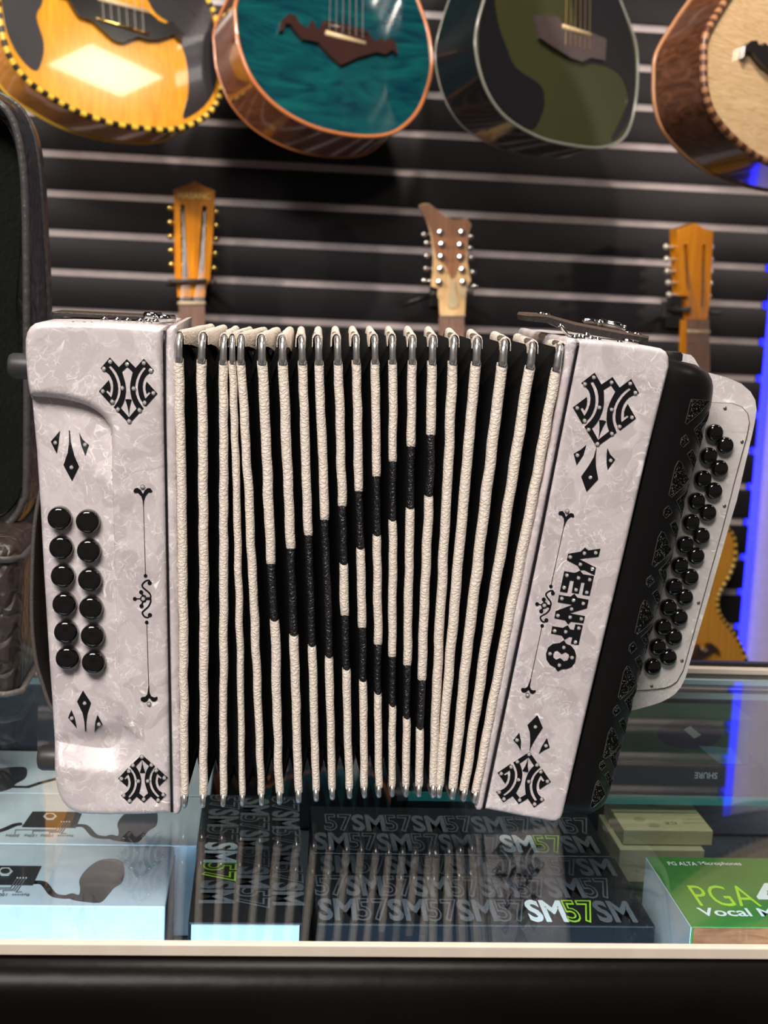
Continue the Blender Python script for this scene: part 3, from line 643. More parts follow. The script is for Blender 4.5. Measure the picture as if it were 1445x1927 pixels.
# ---- scroll ornaments, drawn once and laid on both casings
SA = lambda p: (240+p[0]/4.38, 900+p[1]/4.38)
TR = affine([SA((124, 68)), SA((178, 1857)), SA((60, 993))], [(1065.7, 960.1), (991.5, 1307), (1009.7, 1135.9)])
FL1 = [(127, 128), (143, 98), (165, 80), (190, 82), (203, 104), (197, 115), (172, 114), (148, 145), (136, 185), (133, 230), (128, 230), (125, 185), (112, 145), (85, 118), (55, 118), (49, 105), (58, 85), (82, 78), (108, 95)]
FL2 = [(173, 1700), (177, 1700), (182, 1770), (197, 1797), (220, 1806), (245, 1800), (248, 1815), (228, 1838), (202, 1835), (178, 1806), (158, 1838), (133, 1843), (110, 1830), (108, 1812), (118, 1803), (145, 1800), (163, 1780)]
STR = [([(131, 220), (139, 500), (148, 800)], 2.6), ([(158, 1186), (166, 1450), (175, 1720)], 2.6), ([(188, 872), (178, 842), (150, 846), (124, 872), (124, 895), (150, 920), (178, 944), (190, 968), (188, 990)], 7), ([(60, 993), (130, 992)], 5), ([(112, 938), (122, 962), (150, 975)], 8), ([(115, 1052), (125, 1020), (150, 1010)], 8), ([(188, 990), (190, 1018), (172, 1056), (138, 1088), (122, 1108), (138, 1138), (165, 1147), (188, 1132)], 7), ([(130, 992), (188, 990)], 13)]
DOT = [(148, 803, 15), (158, 1186, 15), (182, 862, 17), (60, 993, 16), (112, 938, 17), (115, 1052, 17), (184, 1126, 17), (130, 992, 27)]
for fn in (SA, lambda p: TR(SA(p))):
    e = inlay('scroll_ornament', [[fn(p) for p in FL1]], BV, INLAY, ac, grid=8); inlay('ornament_tip', [[fn(p) for p in FL2]], BV, INLAY, e, grid=8)
    mb = MB()
    for pts, w in STR:
        q = [drape(*fn(p), BV)[0]+Vector((0, -.0002, 0)) for p in (spl2(pts, 5, False) if len(pts) > 3 else pts)]; mb.tube(q, w/4.38*.00030, 8, sq=(1, .35, 1))
    for x, y, r_ in DOT:
        q = drape(*fn((x, y)), BV)[0]; mb.lathe(q, (0, -1, 0), [(r_/4.38*.00030, -.0003), (r_/4.38*.00030, .0004)], 16)
    mb.build('ornament_scroll', INLAY, e); stones([fn((124, 68)), fn((130, 992)), fn((178, 1857))], e)
# ---- bass buttons
def dome_mesh(name, prof, m, n=32):
    mb = MB().lathe((0, 0, 0), (0, -1, 0), prof, n); me = bpy.data.meshes.new(name); me.from_pydata([tuple(p) for p in mb.v], [], mb.f); me.materials.append(m)
    bm = bmesh.new(); bm.from_mesh(me); bmesh.ops.recalc_face_normals(bm, faces=bm.faces); bm.to_mesh(me); bm.free()
    me.polygons.foreach_set('use_smooth', [True]*len(me.polygons)); me.set_sharp_from_angle(angle=math.radians(50)); return me
BTN = mat('black_button', (.006, .005, .005), .10, coat=.6)
bb = dome_mesh('bass_button', [(.0058, -.002), (.0066, .000), (.0068, .0018), (.0067, .0040), (.0065, .0054), (.0058, .0063), (.0045, .0067), (.0024, .0065), (.0001, .0064)], BTN)
for x, y in [(112, 970), (115, 1025), (118, 1078), (121, 1131), (124, 1183), (127, 1232), (165, 976), (167, 1031), (169, 1085), (171, 1138), (174, 1190), (176, 1240)]:
    h, nn = drape(x+2, y+3, BV); o = bpy.data.objects.new('bass_button', bb); COL.objects.link(o); o.parent = ac; o.location = h-ORG[ac]
# ---- feet on the bass side
for x0, x1, y0_, y1_ in ((15, 60, 664, 712), (71, 112, 1401, 1450)):
    a = PY(x0, (y0_+y1_)/2, YF+.014); e = PY(x1, (y0_+y1_)/2, YF+.014); r_ = (y1_-y0_)/2*.000302
    MB().lathe(a, (1, 0, 0), [(r_*.55, 0), (r_*.85, .0008), (r_, .003), (r_, e.x-a.x)], 24).build('rubber_foot', RUBBER, ac, smooth=40, label='dark grey rubber foot')
# ---- bass strap at the left
sp = spline([PY(x, y, YF+.03) for x, y in ((76, 905), (62, 985), (57, 1080), (57, 1170), (64, 1240), (78, 1290), (90, 1325), (100, 1338))], 6, False)
mb = MB(); v = []; f = []
for p in sp: v += [p, p+Vector((.0022, .0, 0)), p+Vector((.0022, .075, 0)), p+Vector((0, .075, 0))]
for i in range(len(sp)-1):
    for j in range(4): f.append((i*4+j, i*4+(j+1) % 4, i*4+4+(j+1) % 4, i*4+4+j))
mb.add(v, f); bs = mb.build('bass_strap', mat('strap_black', (.012, .011, .011), .6, bump=(700, .3, .001)), ac, label='black hand strap')
MB().tube([p+Vector((.0011, -.0006, 0)) for p in sp], .0012, 8).build('strap_binding', mat('strap_edge', (.085, .068, .06), .6, bump=(900, .5, .001)), bs, smooth='all')
# ---- bellows
TOPX = [336, 379, 420, 437, 453, 493, 532, 569, 600, 636, 671, 706, 739, 776, 814, 853, 897, 947, 1000, 1051]
M1X = [341, 382, 420.5, 444, 466, 503, 541.6, 576, 608, 643, 675, 708.5, 739.6, 773.5, 810, 844, 878, 921, 967.5, 1013]
M2X = [345, 384, 421, 451, 480, 517, 553, 587, 618.5, 650, 682.5, 711.5, 739.6, 768, 797, 827, 851.5, 884, 919, 954]
BOTX = [347, 382, 420, 456, 492, 526, 562, 595, 625.5, 658, 686, 713, 738, 764, 788, 815, 826, 851.5, 873, 895]
APX = [338, 383, 422, 437, 454, 492, 531, 566, 597, 633, 669, 704, 738, 776, 815, 856, 899, 952, 1004, 1058]
APY = [621, 622, 625, 625, 625, 626, 627, 627, 627, 626.5, 626, 626, 626, 627, 627, 628, 630, 634, 639, 643]
BAX = [397, 420.6, 444, 470, 497, 521, 545.6, 567, 599, 631, 663, 695, 731, 767, 806, 845, 886, 931, 974, 1017]
BAY = [609, 611, 613, 614, 615, 615, 614, 614, 614, 613, 613, 613, 613, 613, 614, 616, 619, 623, 627, 629]
TTY = [675, 677, 680, 680, 680, 680, 680, 680, 680, 680, 679, 679, 679, 679, 680, 680, 681, 683, 688, 693]
TBY = [1500, 1500, 1500, 1499, 1497, 1494, 1492, 1490, 1487, 1486, 1484, 1483, 1482, 1482, 1482, 1482, 1482, 1486, 1489, 1494]
TIPY = [1524, 1525, 1523, 1522, 1522, 1519, 1516, 1513, 1510, 1508, 1507, 1506, 1505, 1505, 1505, 1507, 1507, 1510, 1513, 1516]
WID = [17.5, 18, 16.5, 14, 16.5, 18.5, 18.5, 17, 17, 17, 16.5, 16, 15.5, 16.5, 17.5, 18, 19, 20, 19.5, 19]
SEG = {5: [1062, 1168], 6: [1033, 1196], 7: [1008, 1216], 8: [979, 1237], 9: [953, 1062, 1159, 1260], 10: [925, 1033, 1182, 1282], 11: [897, 1008, 1214, 1306], 12: [869, 980, 1237, 1329], 13: [841, 957, 1253, 1352], 14: [819, 934, 1281, 1372]}
def px_at(i, y):
    ks = [(640, APX[i]*.35+TOPX[i]*.65), (677, TOPX[i]), (890, M1X[i]), (1190, M2X[i]), (1498, BOTX[i]), (1530, BOTX[i]+(BOTX[i]-M2X[i])*.1)]
    if y <= ks[0][0]: return ks[0][1]
    for (ya, xa), (yb, xb) in zip(ks, ks[1:]):
        if y <= yb: return xa+(xb-xa)*(y-ya)/(yb-ya)
    return ks[-1][1]
YB_ = YF+.150
def ring(xf, yt, yb, inset, corner):             # closed ring of one pleat station, in front / top / back / bottom order
    pts = []; ys = [yb-(yb-yt)*k/10 for k in range(11)]
    fr = [PY(xf(y), y, YF) for y in ys]; fr[0].z += inset; fr[-1].z -= inset
    z0, z1 = fr[0].z, fr[-1].z
    for p in fr: p.z = max(z0, min(z1, p.z))
    out = []
    y_ = YF+.002+inset; c = corner
    out.append(Vector((fr[0].x, y_+c, z0)))
    for k, p in enumerate(fr):
        q = Vector((p.x, y_, p.z)); q.z = max(z0+c*.9, min(z1-c*.9, q.z)); out.append(q)
    out.append(Vector((fr[-1].x, y_+c, z1)))
    out.append(Vector((fr[-1].x, YB_-inset, z1))); out.append(Vector((fr[0].x, YB_-inset, z0)))
    return out
stations = []
for i in range(20):
    stations.append(ring(lambda y, i=i: px_at(i, y), APY[i]+8, TIPY[i]-6, .0012, .008))
    if i < 19:
        gap = TOPX[i+1]-TOPX[i]; ins = min(.020, .006+gap*.00032)
        stations.append(ring(lambda y, i=i: (px_at(i, y)+px_at(i+1, y))/2, (APY[i]+APY[i+1])/2+3, (TIPY[i]+TIPY[i+1])/2-4, ins, .010))
v = [p for r_ in stations for p in r_]; n = len(stations[0]); f = []
for s_ in range(len(stations)-1):
    for j in range(n): f.append((s_*n+j, s_*n+(j+1) % n, s_*n+n+(j+1) % n, s_*n+n+j))
f += [tuple(range(n)), tuple(range(len(v)-n, len(v)))]
obj('bellows_cloth', v, f, CLOTH, ac, label='black pleated bellows cloth')
def tape(i, ya, yb, m, parent, name, sh=0):
    k = max(4, int((yb-ya)/7)); v = []; f = []; w0 = WID[i]*.000302/2; prof = [(-1, .0034), (-1, .0012), (-.86, .0002), (-.5, -.0008), (0, -.0012), (.5, -.0008), (.86, .0002), (1, .0012), (1, .0034)]
    for j in range(k+1):
        y = ya+(yb-ya)*j/k; t = (y-680)/(1500-680); c = PY(px_at(i, y), y, YF+.0002)
        w = w0*(1.0-.14*smooth01((t-.55)/.45))*(1+.06*noise.noise((i*7.3, y*.02, 0))+.03*noise.noise((i*3.1, y*.07, 4)))*sh if sh else w0
        e = min(1, min(j, k-j)/1.0); w *= .93+.07*e
        cx_ = c.x+.0005*noise.noise((i*5.7, y*.02, 9)); yo = .0003*noise.noise((i*2.3, y*.06, 2))
        e2 = 0 if 0 < j < k else .0006
        for a, d in prof: v.append(Vector((cx_+a*w, c.y+d+yo+e2, c.z)))
    n = len(prof)
    for j in range(k):
        for q in range(n): f.append((j*n+q, j*n+(q+1) % n, j*n+n+(q+1) % n, j*n+n+q))
    f += [tuple(range(n)), tuple(range(k*n, k*n+n))]
    return obj(name, v, f, m, parent, smooth=55)
for i in range(20):
    # folded tape over the top of the pleat
    fr = PY(APX[i], APY[i], YF+.006); bk = PY(BAX[i], BAY[i], YF+.120)
    hw = WID[i]*.000302/2*1.02; leg = .0078
    cs = [(-1.0, -leg), (-1.0, -.0035), (-.8, -.0012), (-.4, -.0002), (0, 0), (.4, -.0002), (.8, -.0012), (1.0, -.0035), (1.05, -leg)]
    inn = [(a*.86, z-.0008 if abs(a) < .99 else z) for a, z in cs[::-1]]
    v = []; f = []; K_ = 10
    for j in range(K_+1):
        t = j/K_; c = fr.lerp(bk, t)
        wv = .0004*noise.noise((i*3.3, t*4, 1)); lg = 1+.75*smooth01(t*1.5)+.12*noise.noise((i, t*5, 3))
        spread = 1+.25*math.sin(min(1, t*1.4)*math.pi)*.6
        for a, z in cs+inn: v.append(Vector((c.x+a*hw*(spread if abs(a) > .9 else 1), c.y-(.0045 if z < -leg*.6 and j == 0 else 0)*0, c.z+(z*lg if z < -.004 else z)+wv)))
    n = len(cs)*2
    for j in range(K_):
        for q in range(n): f.append((j*n+q, j*n+(q+1) % n, j*n+n+(q+1) % n, j*n+n+q))
    f += [tuple(range(n)), tuple(range(K_*n, K_*n+n))]
    fold = obj('bellows_fold', v, f, CREAM, ac, smooth=45, label='cream tape folded over the pleat')
    # chrome corner, top and bottom
    pts = [PY(px_at(i, y), y, YF) for y in (TTY[i]+6, TTY[i]-4, TTY[i]-14, TTY[i]-24)]; pts = [p+Vector((0, .0006, 0)) for p in pts]
    top = PY(APX[i], APY[i], YF+.006); zt_ = top.z-.0016; p3 = pts[-1]; rr = zt_-p3.z
    for k in range(1, 7):
        t = k/6*math.pi/2; pts.append(Vector((p3.x+(top.x-p3.x)*(k/6), p3.y+.014*(1-math.cos(t)), p3.z+rr*math.sin(t))))
    pts.append(pts[-1]+Vector((0, .012, 0)))
    w = WID[i]*.000302/2*.84
    MB().tube(pts, [w, w, w*.96, w*.92]+[w*.86]*3+[w*.74]*4, 12).build('metal_corner', CORNER, fold, smooth='all', label='chrome corner clip')
    y0_ = TBY[i]; ye = TIPY[i]; pts = [PY(px_at(i, y), y, YF+.0007) for y in (y0_-5, y0_+(ye-y0_)*.35, y0_+(ye-y0_)*.62)]; p3 = pts[-1]; zb_ = PY(px_at(i, ye), ye, YF).z+.0016
    for k in range(1, 6):
        t = k/5*math.pi/2; pts.append(Vector((p3.x, p3.y+.009*(1-math.cos(t)), p3.z-(p3.z-zb_)*math.sin(t))))
    pts.append(pts[-1]+Vector((0, .012, 0))); w = WID[i]*.000302/2*.60
    MB().tube(pts, [w]*3+[w*.95]*5+[w*.9], 12).build('metal_corner', CORNER, fold, smooth='all', label='chrome corner clip')
    cuts = [TTY[i]]+SEG.get(i, [])+[TBY[i]]
    for k in range(len(cuts)-1):
        if k % 2 == 0: tape(i, cuts[k], cuts[k+1], CREAM, fold, 'cream_tape', 1.0)
        else: tape(i, cuts[k]-3, cuts[k+1]+3, DARKT, fold, 'black_tape', .86)
# ---- black grille cover on the treble end
GL = [(1258, 676), (1217, 866), (1171, 1062), (1110, 1322), (1058, 1540)]
GS = [(1353, 690), (1345, 760), (1322, 842), (1300, 917), (1271, 1040), (1234, 1173), (1193, 1329), (1154, 1482), (1136, 1536)]
def at_t(lst, y):
    if y <= lst[0][1]: return lst[0][0]
    for (xa, ya), (xb, yb) in zip(lst, lst[1:]):
        if y <= yb: return xa+(xb-xa)*(y-ya)/(yb-ya)
    return lst[-1][0]
rows = []; NR = 70; NC = 22
for j in range(NR+1):
    t = j/NR; pL = Vector((1258+(1058-1258)*t, 676+(1540-676)*t)); ys = 691+(1530-691)*t
    xl = PY(at_t(GL, pL.y), pL.y, YF+.006); xr = PY(at_t(GS, ys), ys, YF+.036)
    e = min(t, 1-t)/.055; sh = 1 if e >= 1 else math.sqrt(max(0, 1-(1-e)**2)); row = []
    for k in range(NC+1):
        q = k/NC; th = q*math.pi/2; sx = math.sin(th)**.75 if th > 0 else 0; cy_ = 1-math.cos(th)**.9 if th < math.pi/2 else 1
        p = xl.lerp(xr, sx); ins = (1-sh)*.010
        row.append(Vector((xl.x+(p.x-xl.x)*(1-.30*(1-sh)*sx), YF+.005+.052*cy_+ins, p.z)))
    row.append(Vector((row[-1].x, YF+.150, row[-1].z))); row.insert(0, Vector((row[0].x-.004, YF+.150, row[0].z)))
    rows.append(row)
v = [Vector((p.x, p.y, max(p.z, 1.0008))) for r_ in rows for p in r_]; n = len(rows[0]); f = []
for j in range(NR):
    for k in range(n-1): f.append((j*n+k, j*n+k+1, j*n+n+k+1, j*n+n+k))
f += [tuple(range(n)), tuple(range(len(v)-n, len(v)))]
grille = obj('grille_cover', v, f, GRILLE, ac, smooth=60, label='satin black grille cover')
GB = bvh_of(grille)
A0 = (1277, 901); GC_ = lambda pts: [(x-A0[0], y-A0[1]) for x, y in crop(1200, 700, 5.898, pts)]
TPL = {'A': GC_([(450, 988), (480, 1000), (560, 1190), (500, 1275), (370, 1390), (342, 1365), (410, 1060)]), 'C': GC_([(785, 440), (795, 495), (700, 635), (722, 740), (728, 775), (690, 835), (650, 720), (618, 640), (700, 560)]),
       'D': GC_([(530, 695), (570, 770), (500, 838), (470, 800), (480, 740)]), 'E': GC_([(545, 910), (605, 860), (650, 970), (680, 962), (620, 1095)])}
CEN = [(1277, 901), (1245, 1033), (1212.4, 1161), (1180, 1284), (1150.6, 1398), (1125, 1494)]; SCL = [1, .98, .95, .92, .86, .76]
ops = [crop(1200, 700, 5.898, [(590, 303), (795, 318), (700, 440), (600, 530), (540, 580), (525, 565)])]
for (cx_, cy_), s_ in zip(CEN, SCL):
    for k in 'ACDE': ops.append([(cx_+x*s_, cy_+y*s_) for x, y in TPL[k]])
RIM = mat('opening_rim', (.05, .045, .042), .35)
for lp in ops:
    o = inlay('grille_opening', [lp], GB, GLIT, grille, h=.00025, grid=4, sink=.0002, label='cut-out with glittering black mesh')
    q = []
    for x, y in dens(lp, 5):
        h, nn = drape(x, y, GB); k = 0
        while h is None and k < 40: x -= .5; k += 1; h, nn = drape(x, y, GB)
        if h is not None: q.append(h+nn*.0002)
    if len(q) > 4: MB().tube(q, .00028, 5, closed=True).build('opening_rim', RIM, o)
# ---- keyboard behind the grille
YK = YF+.080
fb_o = [(1312, 706), (1340, 703), (1353.5, 706.4), (1369.5, 711), (1395, 722), (1412, 737), (1421, 752.6), (1423.5, 771), (1420, 795), (1415, 818.7), (1386.5, 940.8), (1369, 1000), (1335, 1119.6), (1311, 1202), (1290, 1274.7), (1281, 1293), (1270, 1306), (1258.5, 1314), (1242, 1322), (1226.7, 1327), (1194, 1336), (1140, 1342)]
MB().prism([[PY(x, y, YK) for x, y in fb_o]], Vector((0, .022, 0))).build('keyboard_body', PEARL2, ac, smooth=35)
fb_i = [(1300, 757), (1345.8, 758.5), (1378, 760), (1395, 766), (1406, 778), (1409.4, 795), (1405, 818.7), (1383, 900), (1357.5, 1000), (1335, 1080), (1296, 1222), (1284.7, 1261.6), (1273.4, 1282), (1262, 1290), (1251, 1294), (1226.7, 1297), (1204, 1298.6), (1150, 1300)]
kp = MB().prism([[PY(x, y, YK-.0022) for x, y in fb_i]], Vector((0, .0025, 0))).build('keyboard_panel', PEARL2, ac)
MB().tube([PY(x, y, YK-.0006) for x, y in fb_i], .0005, 6, closed=True).build('panel_line', mat('panel_line', (.10, .09, .08), .5), kp)
tb = dome_mesh('treble_button', [(.0050, -.002), (.0052, .000), (.0055, .003), (.0054, .0042), (.0048, .0053), (.0033, .0060), (.0001, .0062)], BTN)
KPX = [(1363.6, 838), (1353.4, 881.4), (1342.4, 923.5), (1331.4, 964.5), (1319, 1008.4), (1309, 1045.8), (1298, 1085.6), (1287.8, 1123.7), (1277.6, 1161.6), (1267.3, 1198.7), (1257, 1236.4),
       (1344, 814), (1333, 858), (1322, 901), (1310.2, 942.8), (1300, 983), (1288.4, 1024.7), (1278.5, 1064), (1267.5, 1104), (1257, 1143), (1247, 1180), (1237, 1217.4), (1227.7, 1254.5)]
for x, y in KPX:
    o = bpy.data.objects.new('treble_button', tb); COL.objects.link(o); o.parent = ac; o.location = PY(x, y, YK-.005)+Vector((0, .0028, 0))-ORG[ac]
sw = dome_mesh('panel_screw', [(.0011, -.001), (.0011, .0004), (.0006, .0007), (.0001, .0007)], mat('screw_grey', (.25, .23, .2), .35, .8), 12)
for x, y in [(1364, 768), (1396, 831), (1363, 952), (1314, 1134), (1283, 1243), (1226, 1291)]:
    o = bpy.data.objects.new('panel_screw', sw); COL.objects.link(o); o.parent = ac; o.location = PY(x, y, YK-.0024)-ORG[ac]
# ---- fittings on top at the right: raised leather strap, buckle, studs, knurled wheel
C4 = lambda pts: crop(980, 570, 4.516, pts)
YS = YF+.055
up_ = C4([(50, 112), (65, 88), (220, 96), (450, 160), (860, 240), (1088, 282), (1088, 300), (860, 262), (450, 184), (220, 118)]); lo_ = C4([(52, 116), (220, 118), (450, 184), (860, 262), (1086, 300), (1080, 344), (850, 314), (520, 262), (400, 228), (320, 190), (200, 168), (56, 155)])
stp = MB().prism([[PY(x, y, YS) for x, y in lo_]], Vector((0, .034, 0))).build('shoulder_strap_end', mat('strap_leather', (.016, .012, .010), .5, bump=(500, .5, .001)), ac, label='black leather strap end lifted above the casing')
MB().prism([[PY(x, y, YS) for x, y in up_]], Vector((0, .034, 0))).build('strap_top_layer', mat('strap_brown', (.11, .075, .055), .5, bump=(500, .4, .001)), stp, label='brown upper edge')
mb = MB(); Q = lambda pts, dy=0: [PY(x, y, YS+.012+dy) for x, y in C4(pts)]
mb.tube(Q([(535, 165), (545, 155), (600, 158), (655, 172)]), .0019, 10); mb.tube(Q([(655, 150), (675, 190)]), .0026, 10); mb.tube(Q([(690, 172), (830, 200), (852, 215), (858, 242)]), [.0026, .0026, .0024, .0018], 12)
mb.tube(Q([(860, 215), (885, 222)]), .0026, 10); mb.build('buckle', CHROME, stp, smooth='all', label='chrome buckle')
for x, y in ((172, 78), (218, 88), (908, 242), (975, 250), (1000, 258)):
    c = PY(*C4([(x, y)])[0], YS+.008); MB().lathe(c-Vector((0, 0, .0022)), (0, 0, 1), [(.0028, 0), (.0026, .0012), (.0016, .0022), (.0002, .0025)], 14).build('strap_stud', CHROME, stp, smooth='all')
for x, y in ((460, 268), (498, 262), (530, 268), (560, 250), (595, 278), (655, 288), (840, 318), (605, 300)):
    c = PY(*C4([(x, y)])[0], YF+.020); MB().lathe(c-Vector((0, 0, .0020)), (0, 0, 1), [(.0020, -.004), (.002, .0008), (.0012, .0018), (.0002, .0020)], 12).build('top_stud', CHROME, ac, smooth='all')
MB().tube([PY(x, y, YF+.03) for x, y in C4([(320, 188), (345, 200), (375, 245), (405, 272), (440, 285)])], .0012, 8).build('strap_bracket', CHROME, ac, smooth='all')
MB().tube([PY(x, y, YF+.03) for x, y in C4([(860, 322), (920, 330), (995, 345)])], .0016, 8).build('strap_bracket', CHROME, ac, smooth='all')
mb = MB(); c = PY(1261, 668, YF+.030); nT = 28
mb.lathe(c-Vector((0, 0, .004)), (0, 0, 1), [(.0068, -.012), (.0068, .004), (.0066, .0058), (.0058, .0062)], 28)
for k in range(nT):
    q = 2*math.pi*k/nT; p = c+Vector((.0069*math.cos(q), .0069*math.sin(q), -.001)); mb.box(p-Vector((.0003, .0003, .002)), p+Vector((.0003, .0003, .002)))
mb.build('knurled_wheel', mat('wheel_dark', (.05, .05, .05), .35, .6), ac)
MB().prism([[PY(x, y, YF+.060) for x, y in ((1277, 664), (1300, 668), (1306, 674), (1318, 694), (1272, 692))]], Vector((0, .02, 0))).build('keyboard_shoulder', PEARL2, ac, smooth=40)
# ---- strap and buckle on top at the left
zt_ = PY(200, 606, YF).z
C5 = lambda pts: crop(40, 580, 4.817, pts)
mb = MB().box((PY(100, 604, YF+.05).x, YF+.045, zt_+.0002), (PY(312, 604, YF+.05).x, YF+.082, zt_+.0030), bev=.0008); stl = mb.build('shoulder_strap_end', mat('strap_leather', 0), ac, label='dark strap lying flat on the top')
for x, y in ((752, 124), (868, 125), (962, 134), (1075, 130), (1150, 140), (1215, 140)):
    c = PY(*C5([(x, y)])[0], YF+.024); MB().lathe(Vector((c.x, c.y, zt_)), (0, 0, 1), [(.0022, -.001), (.0022, .0012), (.0012, .0020), (.0002, .0022)], 12).build('top_stud', CHROME, ac, smooth='all')
mb = MB(); c = PY(310, 604, YF+.035)
mb.tube([Vector((c.x-.011, c.y, zt_+.003)), Vector((c.x-.003, c.y+.006, zt_+.003))], .0026, 10); mb.tube([Vector((c.x-.003, c.y-.004, zt_+.002)), Vector((c.x+.0045, c.y+.004, zt_+.002))], .0026, 10); mb.build('buckle', CHROME, ac, smooth='all', label='chrome buckle')

# =================================================================== instrument case at the left
CL = leather('case_leather', (.010, .009, .009), (55, 55, 55), .5, .003, .42, .1)
CB = leather('case_leather_brown', (.034, .022, .017), (60, 60, 60), .6, .003, .45, .1)
PLUSH = mat('case_plush', (.006, .007, .005), .95, spec=.1, bump=(260, .8, .004), var=(22, .5), sheen=.15)
zc = 1.0006
ca = thing('instrument_case', 'open black crocodile-leather instrument case standing behind the accordion at left', 'case', (PZ(-60, 1330, 1.0).x, 1.06, zc))
YL, YLB = 1.085, 1.215                          # lid: front rim and back
rim = [(-330, 1005), (-300, 1010), (-60, 1012), (0, 996), (28, 975), (44, 945), (51, 900), (52, 600), (49, 400), (44, 310), (32, 245), (12, 205), (-25, 178), (-70, 168), (-300, 166), (-330, 166)]
rimp = spl2(rim, 5, False)
fr = [PY(x, y, YL) for x, y in rimp]
mb = MB(); n = len(fr); prof = [(0, 0, 0), (.35, -.0035, .004), (.75, -.0035, .008)]
cen = sum(fr, Vector())/n
def off(p, k, dy): 
    d = Vector((p.x-cen.x, 0, p.z-cen.z)); d.normalize(); return Vector((p.x+d.x*k, p.y+dy, p.z+d.z*k))
secs = [[off(p, k, dy) for p in fr] for k, dy in ((-.010, .018), (-.008, .001), (-.003, -.003), (.002, .001), (.004, .02), (.006, .05), (.005, .09), (-.006, .122), (-.03, .130))]
v = [p for s_ in secs for p in s_]; f = [(a*n+i, a*n+i+1, a*n+n+i+1, a*n+n+i) for a in range(len(secs)-1) for i in range(n-1)]
k = len(v); v += [p+Vector((0, .0, 0)) for p in secs[-1]]; f.append(tuple(range(k, k+n)))
lid = obj('lid', v, f, CL, ca, smooth=60)
li = [off(p, -.009, .035) for p in fr]; li2 = [off(p, -.0095, .003) for p in fr]; v = li+li2; f = [tuple(range(n))]+[(i, i+1, n+i+1, n+i) for i in range(n-1)]
obj('lining', v, f, PLUSH, lid, smooth=50, label='dark plush lining')
MB().tube([off(p, -.0005, -.003) for p in fr[6:-6]], .0028, 8).build('piping', mat('piping', (.06, .055, .052), .4, bump=(160, .6, .002)), lid, smooth='all', label='leather piping')
MB().tube([off(p, .0066, .055) for p in fr[6:-6]], .0016, 8).build('seam', mat('piping', 0), lid, smooth='all')
# base tray
xb = PY(44, 1180, 1.02).x; zb1 = PY(20, 1022, 1.0).z
mb = MB().box((xb-.26, 1.0, zc+.003), (xb, YL-.004+.02, zb1), bev=.012); base = mb.build('base', CB, ca, smooth=60, label='brown crocodile-leather base')
pz = zc+.009; MB().tube([(xb-.26, .9985, pz), (xb-.008, .9985, pz), (xb+.001, 1.008, pz), (xb+.001, 1.09, pz)], .0022, 8).build('stitched_welt', mat('welt', (.12, .11, .10), .5, bump=(300, .8, .002)), base, smooth='all')
MB().tube([(xb-.26, .9990, zb1-.012), (xb-.008, .9990, zb1-.012), (xb+.0005, 1.008, zb1-.012), (xb+.0005, 1.09, zb1-.012)], .0025, 8).build('piping', mat('piping', 0), base, smooth='all')
MB().box((xb-.20, 1.092, zc), (xb-.02, 1.118, zb1+.004), bev=.003).build('hinge_strip', CL, ca)

# =================================================================== guitars on the wall
AMBER = wood('amber_spruce', (.62, .25, .018), (.78, .36, .03), (30, 30, 1.2), .13, .9, 5, .6)
TEAL = wood('teal_flame', (.002, .022, .040), (.004, .080, .080), (2.2, 2.2, 9), .12, .9, 3, 2.2)
OLIVE = mat('olive_top', (.034, .035, .011), .28, coat=.4, var=(6, .15)); BLKTOP = mat('charcoal_guard', (.022, .021, .024), .25, coat=.5)
MAPLE = wood('flamed_maple', (.58, .36, .165), (.82, .58, .33), (4, 4, 40), .16, .8, 4, 2.5)
MAHOG = wood('mahogany_side', (.10, .028, .010), (.20, .07, .026), (4, 4, 14), .14, .9, 4, 1)
WALN = wood('walnut_side', (.045, .016, .008), (.13, .052, .026), (6, 6, 12), .15, .9, 5, 2)
HONEY = wood('honey_side', (.60, .23, .03), (.80, .36, .07), (5, 5, 16), .14, .9, 4, 1)
BRB = mat('bridge_black', (.012, .010, .010), .16, coat=.6); BRD = mat('bridge_rosewood', (.034, .014, .012), .18, coat=.6)
BONE = mat('bone', (.55, .42, .24), .3); STRG = mat('string_steel', (.34, .32, .30), .35, .9); STRB = mat('string_bronze', (.60, .42, .18), .25, .9)
COPPER = mat('copper_binding', (.45, .15, .05), .2, coat=.5); YEL = mat('braid_yellow', (.72, .46, .05), .35); BKB = mat('braid_black', (.012, .010, .008), .35); ROPE = mat('rope_brown', (.10, .035, .018), .35); ROPE2 = mat('rope_tan', (.36, .17, .08), .35); GREYB = mat('binding_grey', (.20, .20, .17), .25, coat=.5)
